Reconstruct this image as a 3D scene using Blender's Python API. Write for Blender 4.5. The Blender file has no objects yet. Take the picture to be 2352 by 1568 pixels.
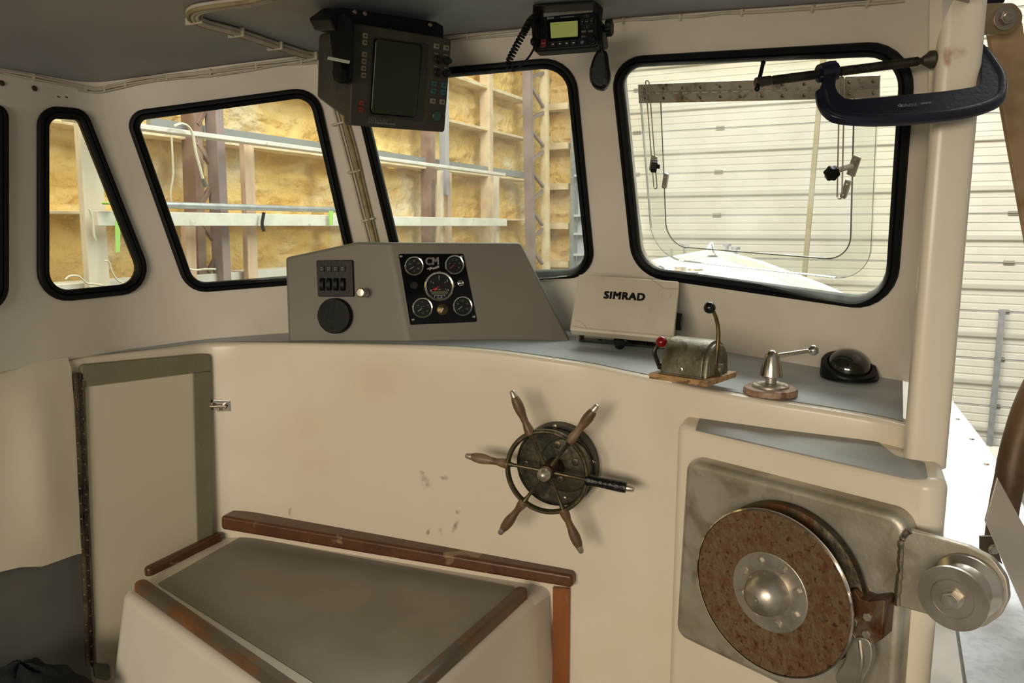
import bpy, bmesh, math, random
from mathutils import Vector, Matrix
from mathutils.bvhtree import BVHTree
random.seed(7)
PI = math.pi
SC = bpy.context.scene
COL = SC.collection
# ------------------------------------------------------------------ camera model
FPX = 1750.0
PITCH = math.radians(8.6)
CP, SP = math.cos(PITCH), math.sin(PITCH)
AZ = math.radians(26.5)                       # heading of the boat and the shop
UA = Vector((math.cos(AZ), -math.sin(AZ), 0))  # to starboard
WA = Vector((math.sin(AZ), math.cos(AZ), 0))   # forward
UP = Vector((0, 0, 1))
O0 = Vector((0, 0, 0))
def ray(px, py):
    a = (px-1176)/FPX; b = -(py-784)/FPX
    return Vector((a, CP+b*SP, -SP+b*CP))
def PZ(px, py, z): d = ray(px, py); return d*(z/d.z)
def PY(px, py, y): d = ray(px, py); return d*(y/d.y)
def PP(px, py, o, n): d = ray(px, py); return d*(o.dot(n)/d.dot(n))
def UW(u, w, z): return UA*u + WA*w + UP*z
def PU(px, py, u): d = ray(px, py); return d*(u/d.dot(UA))
def PW(px, py, w): d = ray(px, py); return d*(w/d.dot(WA))
def proj(P):
    zc = P.y*CP - P.z*SP
    return (1176+FPX*P.x/zc, 784-FPX*(P.z*CP+P.y*SP)/zc)
# ------------------------------------------------------------------ frames
def FR(o, x, y, z):
    M = Matrix.Identity(4)
    for i, v in enumerate((x, y, z)):
        for k in range(3): M[k][i] = v[k]
    for k in range(3): M[k][3] = o[k]
    return M
def frame(o, z, xhint):
    z = z.normalized(); x = (xhint - z*xhint.dot(z)).normalized(); y = z.cross(x)
    return FR(o, x, y, z)
def on(M, px, py, off=0.0):
    n = Vector((M[0][2], M[1][2], M[2][2])); o = Vector((M[0][3], M[1][3], M[2][3]))+n*off
    return PP(px, py, o, n)
def loc(M, px, py, off=0.0):
    v = M.inverted() @ on(M, px, py, off)
    return (v.x, v.y)
def quadframe(c, y0):
    """frame of a facing rectangle from its four corners TL TR BR BL, centre at depth y0"""
    r = [ray(*q) for q in c]
    def vp(a, b, c_, d): return (a.cross(b)).cross(c_.cross(d))
    dx = vp(r[0], r[1], r[3], r[2]).normalized(); dy = vp(r[0], r[3], r[1], r[2]).normalized()
    if dx.x < 0: dx = -dx
    if dy.z < 0: dy = -dy
    n = dx.cross(dy).normalized()
    if n.y > 0: n = -n
    cx = sum(q[0] for q in c)/4; cy = sum(q[1] for q in c)/4
    o = PY(cx, cy, y0)
    return frame(o, n, dx)
def T(x, y, z): return Matrix.Translation((x, y, z))
def R(a, ax): return Matrix.Rotation(a, 4, ax)
# ------------------------------------------------------------------ 2D outlines
def rnd(pts, r, n=6):
    out = []; N = len(pts)
    for i in range(N):
        p = Vector(pts[i]); a = Vector(pts[i-1]); b = Vector(pts[(i+1) % N])
        ri = r[i] if isinstance(r, (list, tuple)) else r
        da = (a-p); db = (b-p)
        ang = da.angle(db)
        t = min(ri/math.tan(ang/2) if ri > 0 else 0, da.length*.49, db.length*.49)
        if t < 1e-7: out.append(tuple(p)); continue
        p0 = p+da.normalized()*t; p2 = p+db.normalized()*t
        # true arc approximated by rational quadratic
        w = math.sin(ang/2)
        for k in range(n+1):
            s = k/n
            q = (p0*(1-s)**2 + p*(2*s*(1-s)*w) + p2*s*s)/((1-s)**2+2*s*(1-s)*w+s*s)
            out.append(tuple(q))
    return out
def rect(cx, cy, w, h, r=0, n=4):
    p = [(cx-w/2, cy-h/2), (cx+w/2, cy-h/2), (cx+w/2, cy+h/2), (cx-w/2, cy+h/2)]
    return rnd(p, r, n) if r else p
def circ(cx, cy, r, n=24, ry=None, a0=0):
    return [(cx+r*math.cos(a0+2*PI*k/n), cy+(ry or r)*math.sin(a0+2*PI*k/n)) for k in range(n)]
def smooth_path(pts, n=8):
    """Catmull-Rom through points"""
    P = [Vector(p) for p in pts]
    P = [P[0]*2-P[1]]+P+[P[-1]*2-P[-2]]
    out = []
    for i in range(1, len(P)-2):
        for k in range(n):
            t = k/n
            out.append(.5*((2*P[i])+(P[i+1]-P[i-1])*t+(2*P[i-1]-5*P[i]+4*P[i+1]-P[i+2])*t*t+(-P[i-1]+3*P[i]-3*P[i+1]+P[i+2])*t**3))
    out.append(P[-2]); return out
def resample(P, step):
    out = [P[0].copy()]; acc = 0; last = P[0].copy()
    for q in P[1:]:
        while (q-last).length + acc >= step:
            d = (q-last); L = d.length
            last = last + d*((step-acc)/L); out.append(last.copy()); acc = 0
        acc += (q-last).length; last = q.copy()
    if (out[-1]-P[-1]).length > step*.3: out.append(P[-1].copy())
    return out
# ------------------------------------------------------------------ mesh builder
class MB:
    def __init__(s): s.bm = bmesh.new(); s.mi = 0
    def m(s, i): s.mi = i; return s
    def _fin(s, faces):
        for f in faces: f.material_index = s.mi
    def poly(s, pts):
        vs = [s.bm.verts.new(p) for p in pts]
        f = s.bm.faces.new(vs); f.material_index = s.mi; return f
    def grid(s, rows, closed=False, cap=False):
        V = [[s.bm.verts.new(p) for p in r] for r in rows]
        fs = []
        n = len(rows[0])
        for i in range(len(rows)-1):
            for j in range(n if closed else n-1):
                k = (j+1) % n
                fs.append(s.bm.faces.new((V[i][j], V[i][k], V[i+1][k], V[i+1][j])))
        if cap:
            fs.append(s.bm.faces.new(list(reversed(V[0])))); fs.append(s.bm.faces.new(V[-1]))
        s._fin(fs); return V
    def prism(s, M, pts, z0, z1, bev=0, seg=2, both=False, top=None):
        """outline in the xy plane of M, from z0 to z1; bev rounds the z1 rim; top = optional 2nd outline"""
        area = sum(pts[i-1][0]*pts[i][1]-pts[i][0]*pts[i-1][1] for i in range(len(pts)))
        if area < 0: pts = list(reversed(pts)); top = list(reversed(top)) if top else None
        def inset(P, d):
            out = []
            N = len(P)
            for i in range(N):
                a = Vector(P[i-1][:2]); p = Vector(P[i][:2]); b = Vector(P[(i+1) % N][:2])
                e1 = (p-a); e2 = (b-p)
                if e1.length < 1e-9 or e2.length < 1e-9:
                    e = e1 if e1.length > e2.length else e2
                    e1 = e2 = e
                n1 = Vector((-e1.y, e1.x)).normalized(); n2 = Vector((-e2.y, e2.x)).normalized()
                n = (n1+n2); L = n.length
                n = n/L if L > 1e-6 else n1
                c = max(n.dot(n1), .5)
                out.append(tuple(p+n*(d/c)))
            return out
        sg = 1 if z1 > z0 else -1
        lv = []
        if bev and both:
            for k in range(seg+1):
                a = PI/2*k/seg
                lv.append((inset(pts, bev*(1-math.sin(a))), z0+sg*bev*(1-math.cos(a))))
        else: lv.append((pts, z0))
        P1 = top or pts
        if bev:
            for k in range(seg+1):
                a = PI/2*k/seg
                lv.append((inset(P1, bev*(1-math.cos(a))), z1-sg*bev*(1-math.sin(a))))
        else: lv.append((P1, z1))
        rows = [[M @ Vector((x, y, z)) for (x, y) in P] for P, z in lv]
        if sg < 0: rows = [list(reversed(r)) for r in rows]
        s.grid(rows, closed=True, cap=True); return s
    def box(s, M, x0, x1, y0, y1, z0, z1, bev=0, seg=2):
        c = [M @ Vector(v) for v in ((x0,y0,z0),(x1,y0,z0),(x1,y1,z0),(x0,y1,z0),(x0,y0,z1),(x1,y0,z1),(x1,y1,z1),(x0,y1,z1))]
        return s.hexa(c, bev, seg)
    def hexa(s, c, bev=0, seg=2):
        vs = [s.bm.verts.new(p) for p in c]
        fs = [s.bm.faces.new([vs[i] for i in f]) for f in ((3,2,1,0),(4,5,6,7),(0,1,5,4),(1,2,6,5),(2,3,7,6),(3,0,4,7))]
        s._fin(fs)
        if bev:
            es = list({e for f in fs for e in f.edges})
            bmesh.ops.bevel(s.bm, geom=es, offset=bev, segments=seg, profile=.5, affect='EDGES', clamp_overlap=True)
        return s
    def lathe(s, M, prof, seg=24, cap=True):
        """profile [(r, z)] about the z axis of M"""
        rows = []
        for r, z in prof:
            r = max(r, 1e-5)
            rows.append([M @ Vector((r*math.cos(2*PI*k/seg), r*math.sin(2*PI*k/seg), z)) for k in range(seg)])
        s.grid(rows, closed=True, cap=cap); return s
    def cyl(s, a, b, r0, r1=None, seg=16, cap=True):
        a = Vector(a); b = Vector(b); d = b-a
        M = frame(a, d, Vector((1, 0, 0)) if abs(d.normalized().x) < .9 else Vector((0, 1, 0)))
        return s.lathe(M, [(r0, 0), (r0 if r1 is None else r1, d.length)], seg, cap)
    def tube(s, path, r, seg=8, closed=False):
        P = [Vector(p) for p in path]; n = len(P)
        if n < 2: return s
        rr = r if isinstance(r, (list, tuple)) else [r]*n
        t0 = ((P[1]-P[-1]) if closed else (P[1]-P[0])).normalized()
        nrm = t0.orthogonal().normalized(); rows = []
        for i in range(n):
            if closed: t = (P[(i+1) % n]-P[i-1])
            else: t = P[min(i+1, n-1)]-P[max(i-1, 0)]
            if t.length < 1e-9: t = t0
            t = t.normalized()
            nrm = (nrm - t*nrm.dot(t))
            nrm = nrm.normalized() if nrm.length > 1e-6 else t.orthogonal().normalized()
            b = t.cross(nrm)
            rows.append([P[i]+(nrm*math.cos(2*PI*k/seg)+b*math.sin(2*PI*k/seg))*rr[i] for k in range(seg)])
        if closed:
            # untwist: match last frame to first by rotating index
            best = min(range(seg), key=lambda q: (rows[-1][q]-rows[0][0]).length)
            rows[-1] = rows[-1]
            V = [[s.bm.verts.new(p) for p in r_] for r_ in rows]
            fs = []
            for i in range(n):
                j = (i+1) % n; o = best if j == 0 else 0
                for k in range(seg):
                    k2 = (k+1) % seg
                    if j == 0:
                        fs.append(s.bm.faces.new((V[i][(k+o) % seg], V[i][(k2+o) % seg], V[0][k2], V[0][k])))
                    else: fs.append(s.bm.faces.new((V[i][k], V[i][k2], V[j][k2], V[j][k])))
            s._fin(fs)
        else: s.grid(rows, closed=True, cap=True)
        return s
    def sphere(s, c, r, seg=20, M=None, sx=1, sy=1, sz=1, z0=-1.0):
        M = (M or Matrix.Identity(4)).copy()
        MM = Matrix.Translation(c) @ M.to_3x3().to_4x4()
        n = seg//2; prof = []
        a0 = math.asin(max(-1, z0))
        for k in range(n+1):
            a = a0+(PI/2-a0)*k/n
            prof.append((r*math.cos(a), r*math.sin(a)))
        rows = []
        for q, z in prof:
            q = max(q, 1e-5)
            rows.append([MM @ Vector((q*math.cos(2*PI*k/seg)*sx, q*math.sin(2*PI*k/seg)*sy, z*sz)) for k in range(seg)])
        s.grid(rows, closed=True, cap=True); return s
    def torus(s, M, Rr, r, seg=40, rs=10, sq=1):
        rows = []
        for i in range(seg):
            a = 2*PI*i/seg
            rows.append([M @ Vector(((Rr+r*math.cos(2*PI*k/rs))*math.cos(a), (Rr+r*math.cos(2*PI*k/rs))*math.sin(a), r*sq*math.sin(2*PI*k/rs))) for k in range(rs)])
        rows.append(rows[0])
        s.grid(rows, closed=True); bmesh.ops.remove_doubles(s.bm, verts=s.bm.verts, dist=1e-7); return s
    def text(s, M, txt, size, depth=.0006, align='CENTER', bold=0, sx=1, shear=0, spacing=1):
        if bold:
            for dx in (-bold, 0, bold):
                for dy in (-bold*.6, bold*.6): s.text(M @ T(dx, dy, 0), txt, size, depth, align, 0, sx, shear, spacing)
            return s
        cu = bpy.data.curves.new('t', 'FONT'); cu.body = txt; cu.size = size; cu.extrude = depth/2
        cu.align_x = align; cu.align_y = 'CENTER'; cu.offset = bold; cu.shear = shear; cu.space_character = spacing
        cu.resolution_u = 3
        ob = bpy.data.objects.new('t', cu); COL.objects.link(ob)
        dg = bpy.context.evaluated_depsgraph_get()
        me = bpy.data.meshes.new_from_object(ob.evaluated_get(dg))
        bpy.data.objects.remove(ob)
        if me:
            me.transform(M @ Matrix.Diagonal((sx, 1, 1, 1)))
            n0 = len(s.bm.faces); s.bm.from_mesh(me); s.bm.faces.ensure_lookup_table()
            for f in s.bm.faces[n0:]: f.material_index = s.mi
            bpy.data.meshes.remove(me)
        return s
    def build(s, name, mats, parent=None, smooth=35, kind=None, label=None):
        me = bpy.data.meshes.new(name)
        bmesh.ops.remove_doubles(s.bm, verts=s.bm.verts, dist=1e-6)
        bmesh.ops.recalc_face_normals(s.bm, faces=s.bm.faces)
        s.bm.to_mesh(me); s.bm.free()
        if not isinstance(mats, (list, tuple)): mats = [mats]
        for m in mats: me.materials.append(m)
        if smooth:
            me.polygons.foreach_set('use_smooth', [True]*len(me.polygons))
            me.set_sharp_from_angle(angle=math.radians(smooth))
        ob = bpy.data.objects.new(name, me); COL.objects.link(ob)
        if smooth and len(me.polygons) < 6000:
            wn = ob.modifiers.new('normals', 'WEIGHTED_NORMAL'); wn.keep_sharp = True; wn.weight = 80
        if parent is not None:
            ob.parent = parent
            M = parent.matrix_world if False else world_of(parent)
            ob.matrix_parent_inverse = M.inverted()
        if kind: ob['kind'] = kind
        if label: ob['label'] = label
        return ob
def world_of(o):
    M = o.matrix_basis.copy()
    while o.parent:
        M = o.parent.matrix_basis @ o.matrix_parent_inverse @ M if False else (world_of(o.parent) @ o.matrix_parent_inverse @ M)
        return M
    return M
def thing(name, label, cat, at, group=None):
    o = bpy.data.objects.new(name, None); COL.objects.link(o)
    o.empty_display_size = .05; o.location = at
    o['label'] = label; o['category'] = cat
    if group: o['group'] = group
    return o
def tag(o, label, cat, group=None, kind=None):
    o['label'] = label; o['category'] = cat
    if group: o['group'] = group
    if kind: o['kind'] = kind
    return o
def struct(name, at=(0, 0, 0)):
    o = bpy.data.objects.new(name, None); COL.objects.link(o); o.location = at; o['kind'] = 'structure'; o.empty_display_size = .05
    return o
# ------------------------------------------------------------------ materials
def lin(c):
    return tuple(((v/255)/12.92 if v/255 <= .04045 else ((v/255+.055)/1.055)**2.4) for v in c)+(1,)
MATS = {}
def mat(name, c, rough=.5, metal=0, c2=None, scale=8, mix=(.4, .6), bump=0, bscale=40, coat=0, stretch=None, alpha=None, spec=.5, emit=0, detail=4, c3=None, scale3=3, mix3=(.5, .6), rough2=None, bdist=.01):
    if name in MATS: return MATS[name]
    m = bpy.data.materials.new(name); m.use_nodes = True
    nt = m.node_tree; N = nt.nodes; L = nt.links; b = N['Principled BSDF']
    b.inputs['Base Color'].default_value = lin(c); b.inputs['Roughness'].default_value = rough
    b.inputs['Metallic'].default_value = metal; b.inputs['Specular IOR Level'].default_value = spec
    if coat: b.inputs['Coat Weight'].default_value = coat; b.inputs['Coat Roughness'].default_value = .15
    tc = N.new('ShaderNodeTexCoord'); mp = N.new('ShaderNodeMapping'); L.new(tc.outputs['Object'], mp.inputs['Vector'])
    if stretch: mp.inputs['Rotation'].default_value = stretch[1]; mp.inputs['Scale'].default_value = stretch[0]
    def noise(sc, dt=detail, dist=0):
        n = N.new('ShaderNodeTexNoise'); n.inputs['Scale'].default_value = sc; n.inputs['Detail'].default_value = dt
        n.inputs['Distortion'].default_value = dist; L.new(mp.outputs['Vector'], n.inputs['Vector']); return n
    def mr(n, lo, hi):
        r = N.new('ShaderNodeMapRange'); r.inputs['From Min'].default_value = lo; r.inputs['From Max'].default_value = hi
        L.new(n.outputs['Fac'], r.inputs['Value']); return r
    src = None
    if c2 is not None:
        n = noise(scale, dist=.3); r = mr(n, *mix)
        mx = N.new('ShaderNodeMix'); mx.data_type = 'RGBA'
        mx.inputs[6].default_value = lin(c); mx.inputs[7].default_value = lin(c2)
        L.new(r.outputs['Result'], mx.inputs[0]); src = mx.outputs[2]
        if rough2 is not None:
            r2 = N.new('ShaderNodeMapRange'); r2.inputs['To Min'].default_value = rough; r2.inputs['To Max'].default_value = rough2
            L.new(r.outputs['Result'], r2.inputs['Value']); L.new(r2.outputs['Result'], b.inputs['Roughness'])
    if c3 is not None:
        n = noise(scale3, 6, .5); r = mr(n, *mix3)
        mx = N.new('ShaderNodeMix'); mx.data_type = 'RGBA'
        if src: L.new(src, mx.inputs[6])
        else: mx.inputs[6].default_value = lin(c)
        mx.inputs[7].default_value = lin(c3); L.new(r.outputs['Result'], mx.inputs[0]); src = mx.outputs[2]
    if src: L.new(src, b.inputs['Base Color'])
    if bump:
        n = noise(bscale, 5); bp = N.new('ShaderNodeBump'); bp.inputs['Strength'].default_value = bump; bp.inputs['Distance'].default_value = bdist
        L.new(n.outputs['Fac'], bp.inputs['Height']); L.new(bp.outputs['Normal'], b.inputs['Normal'])
    if emit: b.inputs['Emission Color'].default_value = lin(c); b.inputs['Emission Strength'].default_value = emit
    MATS[name] = m; return m
def glassmat(name, tint=(245, 250, 245), haze=0.0, hazec=(225, 225, 215), refl=.06, dirt=0, fresnel=True):
    m = bpy.data.materials.new(name); m.use_nodes = True; nt = m.node_tree; N = nt.nodes; L = nt.links
    N.remove(N['Principled BSDF']); out = N['Material Output']
    tr = N.new('ShaderNodeBsdfTransparent'); tr.inputs['Color'].default_value = lin(tint)
    gl = N.new('ShaderNodeBsdfGlossy'); gl.inputs['Roughness'].default_value = .02
    fr = N.new('ShaderNodeFresnel'); fr.inputs['IOR'].default_value = 1.3
    mx = N.new('ShaderNodeMixShader'); L.new(fr.outputs[0], mx.inputs[0]); L.new(tr.outputs[0], mx.inputs[1]); L.new(gl.outputs[0], mx.inputs[2])
    last = mx
    if haze or dirt:
        df = N.new('ShaderNodeBsdfTranslucent'); df.inputs['Color'].default_value = lin(hazec)
        m2 = N.new('ShaderNodeMixShader'); L.new(last.outputs[0], m2.inputs[1]); L.new(df.outputs[0], m2.inputs[2])
        tc = N.new('ShaderNodeTexCoord')
        n = N.new('ShaderNodeTexNoise'); n.inputs['Scale'].default_value = 9; n.inputs['Detail'].default_value = 8; L.new(tc.outputs['Object'], n.inputs['Vector'])
        r = N.new('ShaderNodeMapRange'); r.inputs['From Min'].default_value = .45; r.inputs['From Max'].default_value = .8
        r.inputs['To Min'].default_value = haze; r.inputs['To Max'].default_value = haze+dirt
        L.new(n.outputs['Fac'], r.inputs['Value']); L.new(r.outputs['Result'], m2.inputs[0]); last = m2
    L.new(last.outputs[0], out.inputs['Surface'])
    MATS[name] = m; return m
def wood(name, c, c2, c3=None, rough=.55, sc=(1, 1, 14), rot=(0, 0, 0), mix3=(.55, .62), scale=5):
    return mat(name, c, rough, 0, c2=c2, scale=scale, mix=(.35, .65), bump=.25, bscale=30, stretch=(sc, rot), c3=c3, scale3=9, mix3=mix3, coat=.15)
gelcoat = mat('cream_gelcoat', (226, 216, 196), .32, c2=(219, 208, 186), scale=1.6, coat=.15, spec=.4, c3=(214, 200, 175), scale3=.9, mix3=(.55, .9))
gelwhite = mat('white_gelcoat', (222, 214, 200), .35, c2=(214, 205, 190), scale=2, coat=.1)
greypaint = mat('grey_ceiling_paint', (160, 161, 161), .5, c2=(152, 153, 153), scale=2)
nonskid = mat('grey_nonskid', (166, 172, 175), .42, c2=(156, 162, 165), scale=5, bump=.08, bscale=500, c3=(176, 182, 185), scale3=3)
nonskid2 = mat('grey_box_top_paint', (144, 138, 124), .5, c2=(139, 133, 119), scale=4, bump=.08, bscale=500, c3=(149, 143, 130), scale3=3)
khaki = mat('khaki_grey_paint', (124, 120, 98), .5, c2=(118, 114, 92), scale=6)
consolegrey = mat('console_grey_paint', (114, 110, 98), .5, c2=(109, 105, 93), scale=3)
rubber = mat('black_rubber', (7, 7, 7), .6, spec=.25)
blackpl = mat('black_plastic', (9, 9, 8), .45, bump=.05, bscale=300, spec=.25)
darkpl = mat('dark_worn_plastic', (30, 28, 22), .5, spec=.3, c2=(24, 22, 17), scale=14, bump=.15, bscale=120)
blackgloss = mat('gloss_black', (4, 4, 4), .07, spec=.3)
steel = mat('worn_stainless', (172, 163, 146), .33, 1, c2=(140, 130, 112), scale=7, c3=(116, 100, 76), scale3=16, mix3=(.52, .72), bump=.12, bscale=60, rough2=.45)
brushed = mat('brushed_steel', (202, 195, 182), .36, .85, c2=(178, 170, 156), scale=18, bump=.05, bscale=80)
chrome = mat('chrome', (215, 210, 200), .1, 1)
galv = mat('galvanised', (176, 180, 182), .45, .6, c2=(160, 165, 168), scale=12)
rustdisc = mat('rusty_disc', (116, 96, 70), .5, .35, c2=(108, 78, 50), scale=58, mix=(.44, .60), c3=(74, 44, 24), scale3=95, mix3=(.55, .68), bump=.3, bscale=90, detail=7)
rust = mat('rust_brown', (112, 68, 38), .7, .3, c2=(80, 46, 28), scale=20, bump=.3, bscale=80, c3=(130, 100, 70), scale3=12)
bronze = mat('aged_bronze', (84, 76, 54), .42, .7, c2=(62, 58, 42), scale=16, c3=(112, 100, 76), scale3=30, mix3=(.56, .7), bump=.1, bscale=80)
brassrod = mat('tarnished_brass', (112, 96, 58), .35, .8, c2=(84, 72, 44), scale=20)
white_pl = mat('white_cable', (200, 192, 174), .5, c2=(188, 178, 158), scale=20)
oldtan = mat('stained_cable_wrap', (164, 150, 112), .7, c2=(140, 126, 92), scale=30)
lumber = wood('spruce_lumber', (206, 192, 170), (192, 172, 146), (170, 146, 118), .7, sc=(1, 1, .12), mix3=(.68, .74), scale=20)
lumberw = wood('whitewashed_lumber', (222, 218, 210), (206, 200, 190), (176, 166, 152), .7, sc=(1, 1, 1), mix3=(.66, .74), scale=6)
# ================================================================== WHEELHOUSE SHELL
FLOOR = -1.55
def gsmooth(P, sig, step=.02):
    """even resample + gaussian smooth of a 3D polyline -> list of (s, point)"""
    Q = resample([Vector(p) for p in P], step); n = len(Q)
    k = int(3*sig/step); out = []
    for i in range(n):
        acc = Vector((0, 0, 0)); w = 0
        kk = min(k, i, n-1-i)
        for j in range(-kk, kk+1):
            g = math.exp(-.5*(j*step/sig)**2); acc += Q[i+j]*g; w += g
        out.append(acc/w)
    return out
def camber(u): return .555-.15*((u+1.0)/1.05)**2
def on_ceiling(px, py):
    d = ray(px, py); lo, hi = .5, 6.0
    for _ in range(60):
        t = (lo+hi)/2; P = d*t
        if P.z > camber(P.dot(UA)): hi = t
        else: lo = t
    return d*hi
def ceil_at(X, Y):
    return camber(Vector((X, Y, 0)).dot(UA))
# ---- ruled windshield surface: ribs of (bottom, top)
def portrib(w_): return (UW(-1.99, w_, -.36), UW(-2.06, w_, camber(-2.06)))
ribs = [portrib(-1.9), portrib(-.9), portrib(.1), (UW(-1.995, .85, -.36), UW(-2.07, .85, camber(-2.07))), (PZ(-150, 885, -.36), on_ceiling(-150, 132)), (PZ(60, 842, -.36), on_ceiling(60, 166)),
        (PZ(290, 803, -.36), on_ceiling(175, 187)), (PZ(372, 793, -.36), on_ceiling(222, 190)), (PZ(450, 781, -.355), on_ceiling(275, 184)),
        (PZ(655, 765, -.35), on_ceiling(475, 155)), (PZ(860, 758, -.35), on_ceiling(690, 128)), (PZ(930, 756, -.35), on_ceiling(735, 122)),
        (PZ(1010, 754, -.35), on_ceiling(810, 110)), (PZ(1150, 753, -.35), on_ceiling(1025, 82)), (PZ(1300, 757, -.35), on_ceiling(1250, 62)),
        (PZ(1440, 772, -.355), on_ceiling(1400, 45)), (PZ(1650, 806, -.365), on_ceiling(1700, 22)), (PZ(1890, 846, -.38), on_ceiling(1950, 5)),
        (Vector((1.03, 1.82, -.385)), on_ceiling(2165, -12))]
def plumb(X, Y, zb=-.40): return (Vector((X, Y, zb)), Vector((X, Y, ceil_at(X, Y)+.02)))
ribsR = [ribs[-1], plumb(.98, 1.74), plumb(.86, 1.60), plumb(.79, 1.49), plumb(.775, 1.455), plumb(.781, 1.444), plumb(.845, 1.437), plumb(.858, 1.447), plumb(.892, 1.53), plumb(1.0, 1.75)]
def ribs_fine(ribs, sig, step=.02):
    n = 900
    L = [0]
    for i in range(1, len(ribs)): L.append(L[-1]+(ribs[i][0]-ribs[i-1][0]).length+.0001)
    N = int(L[-1]/step)
    raw = []
    for k in range(N+1):
        s = L[-1]*k/N
        i = max(j for j in range(len(L)) if L[j] <= s+1e-9); i = min(i, len(L)-2)
        t = (s-L[i])/(L[i+1]-L[i])
        raw.append((ribs[i][0].lerp(ribs[i+1][0], t), ribs[i][1].lerp(ribs[i+1][1], t)))
    out = []; k = int(3*sig/step)
    for i in range(N+1):
        kk = min(k, i, N-i); a = Vector(); b = Vector(); w = 0
        for j in range(-kk, kk+1):
            g = math.exp(-.5*(j*step/sig)**2); a += raw[i+j][0]*g; b += raw[i+j][1]*g; w += g
        out.append((a/w, b/w))
    return out
fine = ribs_fine(ribs, .05, .02)
fineR = ribs_fine(ribsR, .014, .006)
fineR[0] = fine[-1]
NZ = 20
def rgrid(rib, z0ext=0):
    return [[a.lerp(b, k/NZ) for k in range(NZ+1)] for a, b in rib]
G = rgrid(fine)
mbt = MB(); mbt.grid(G); bmesh.ops.triangulate(mbt.bm, faces=mbt.bm.faces); BV_WS = BVHTree.FromBMesh(mbt.bm); mbt.bm.free()
def S(px, py, bvh=None):
    h = (bvh or BV_WS).ray_cast(O0, ray(px, py).normalized())
    if h[0] is None: raise Exception('miss %s %s' % (px, py))
    n = h[1]
    if n.dot(h[0]) > 0: n = -n
    return h[0], n
def thick(rows, t, closed=False):
    """turn an open grid (rows of points) into a closed slab, thickened away from the camera side"""
    nr = len(rows); nc = len(rows[0]); back = []
    for i in range(nr):
        r = []
        for j in range(nc):
            du = rows[min(i+1, nr-1)][j]-rows[max(i-1, 0)][j]; dv = rows[i][min(j+1, nc-1)]-rows[i][max(j-1, 0)]
            n = du.cross(dv)
            n = n.normalized() if n.length > 1e-9 else Vector((0, 1, 0))
            r.append((rows[i][j], n))
        back.append(r)
    ref = rows[nr//2][nc//2]; nn = back[nr//2][nc//2][1]
    sg = 1 if nn.dot(ref) > 0 else -1
    B = [[p+n*t*sg for p, n in r] for r in back]
    m = MB()
    VA = [[m.bm.verts.new(p) for p in r] for r in rows]; VB = [[m.bm.verts.new(p) for p in r] for r in B]
    f = m.bm.faces.new
    for i in range(nr-1):
        for j in range(nc-1):
            f((VA[i][j], VA[i][j+1], VA[i+1][j+1], VA[i+1][j])); f((VB[i][j], VB[i+1][j], VB[i+1][j+1], VB[i][j+1]))
    for i in range(nr-1):
        f((VA[i][0], VA[i+1][0], VB[i+1][0], VB[i][0])); f((VA[i][-1], VB[i][-1], VB[i+1][-1], VA[i+1][-1]))
    for j in range(nc-1):
        f((VA[0][j], VB[0][j], VB[0][j+1], VA[0][j+1])); f((VA[-1][j], VA[-1][j+1], VB[-1][j+1], VB[-1][j]))
    return m
# window outlines in photo pixels: corners, radii
WIN = {
 1: dict(c=[(-120, 250), (17, 236), (17, 702), (-120, 745)], r=[30, 34, 60, 30], w=.030),
 2: dict(c=[(84, 242), (195, 250), (360, 669), (84, 699)], r=[42, 48, 62, 70], w=.031),
 3: dict(c=[(283, 257), (728, 197), (828, 641), (430, 673)], r=[38, 62, 40, 62], w=.029),
 4: dict(c=[(803, 176), (1320, 127), (1369, 636), (918, 650)], r=[30, 78, 58, 40], w=.029),
 5: dict(c=[(1405, 131), (2108, 90), (2059, 718), (1457, 631)], r=[68, 100, 96, 92], w=.029),
}
def subdiv(pts, n=6):
    out = []
    for i in range(len(pts)):
        a = pts[i]; b = pts[(i+1) % len(pts)]
        L = math.hypot(b[0]-a[0], b[1]-a[1]); k = max(1, int(L/40))
        for j in range(k): out.append((a[0]+(b[0]-a[0])*j/k, a[1]+(b[1]-a[1])*j/k))
    return out
def win_plane(w):
    """average plane of a window"""
    pts = [S(*p) for p in w['c2d']]
    n = Vector(); 
    for p, q in pts: n += q
    n.normalize(); c = sum((p for p, q in pts), Vector())/len(pts)
    return c, n
for k, w in WIN.items():
    w['c2d'] = subdiv(rnd(w['c'], w['r'], 7))
    w['o'], w['n'] = win_plane(w)
    w['M'] = frame(w['o'], w['n'], Vector((1, 0, 0)))
    Mi = w['M'].inverted()
    w['loop3'] = [S(*p) for p in w['c2d']]
    w['l2'] = [tuple((Mi @ p)[:2]) for p, q in w['loop3']]
def inset2(P, d):
    area = sum(P[i-1][0]*P[i][1]-P[i][0]*P[i-1][1] for i in range(len(P)))
    sg = 1 if area > 0 else -1; out = []; N = len(P)
    for i in range(N):
        a = Vector(P[i-1]); p = Vector(P[i]); b = Vector(P[(i+1) % N])
        e = ((p-a).normalized()+(b-p).normalized()).normalized()
        out.append(tuple(p+Vector((-e.y, e.x))*d*sg))
    return out
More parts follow.
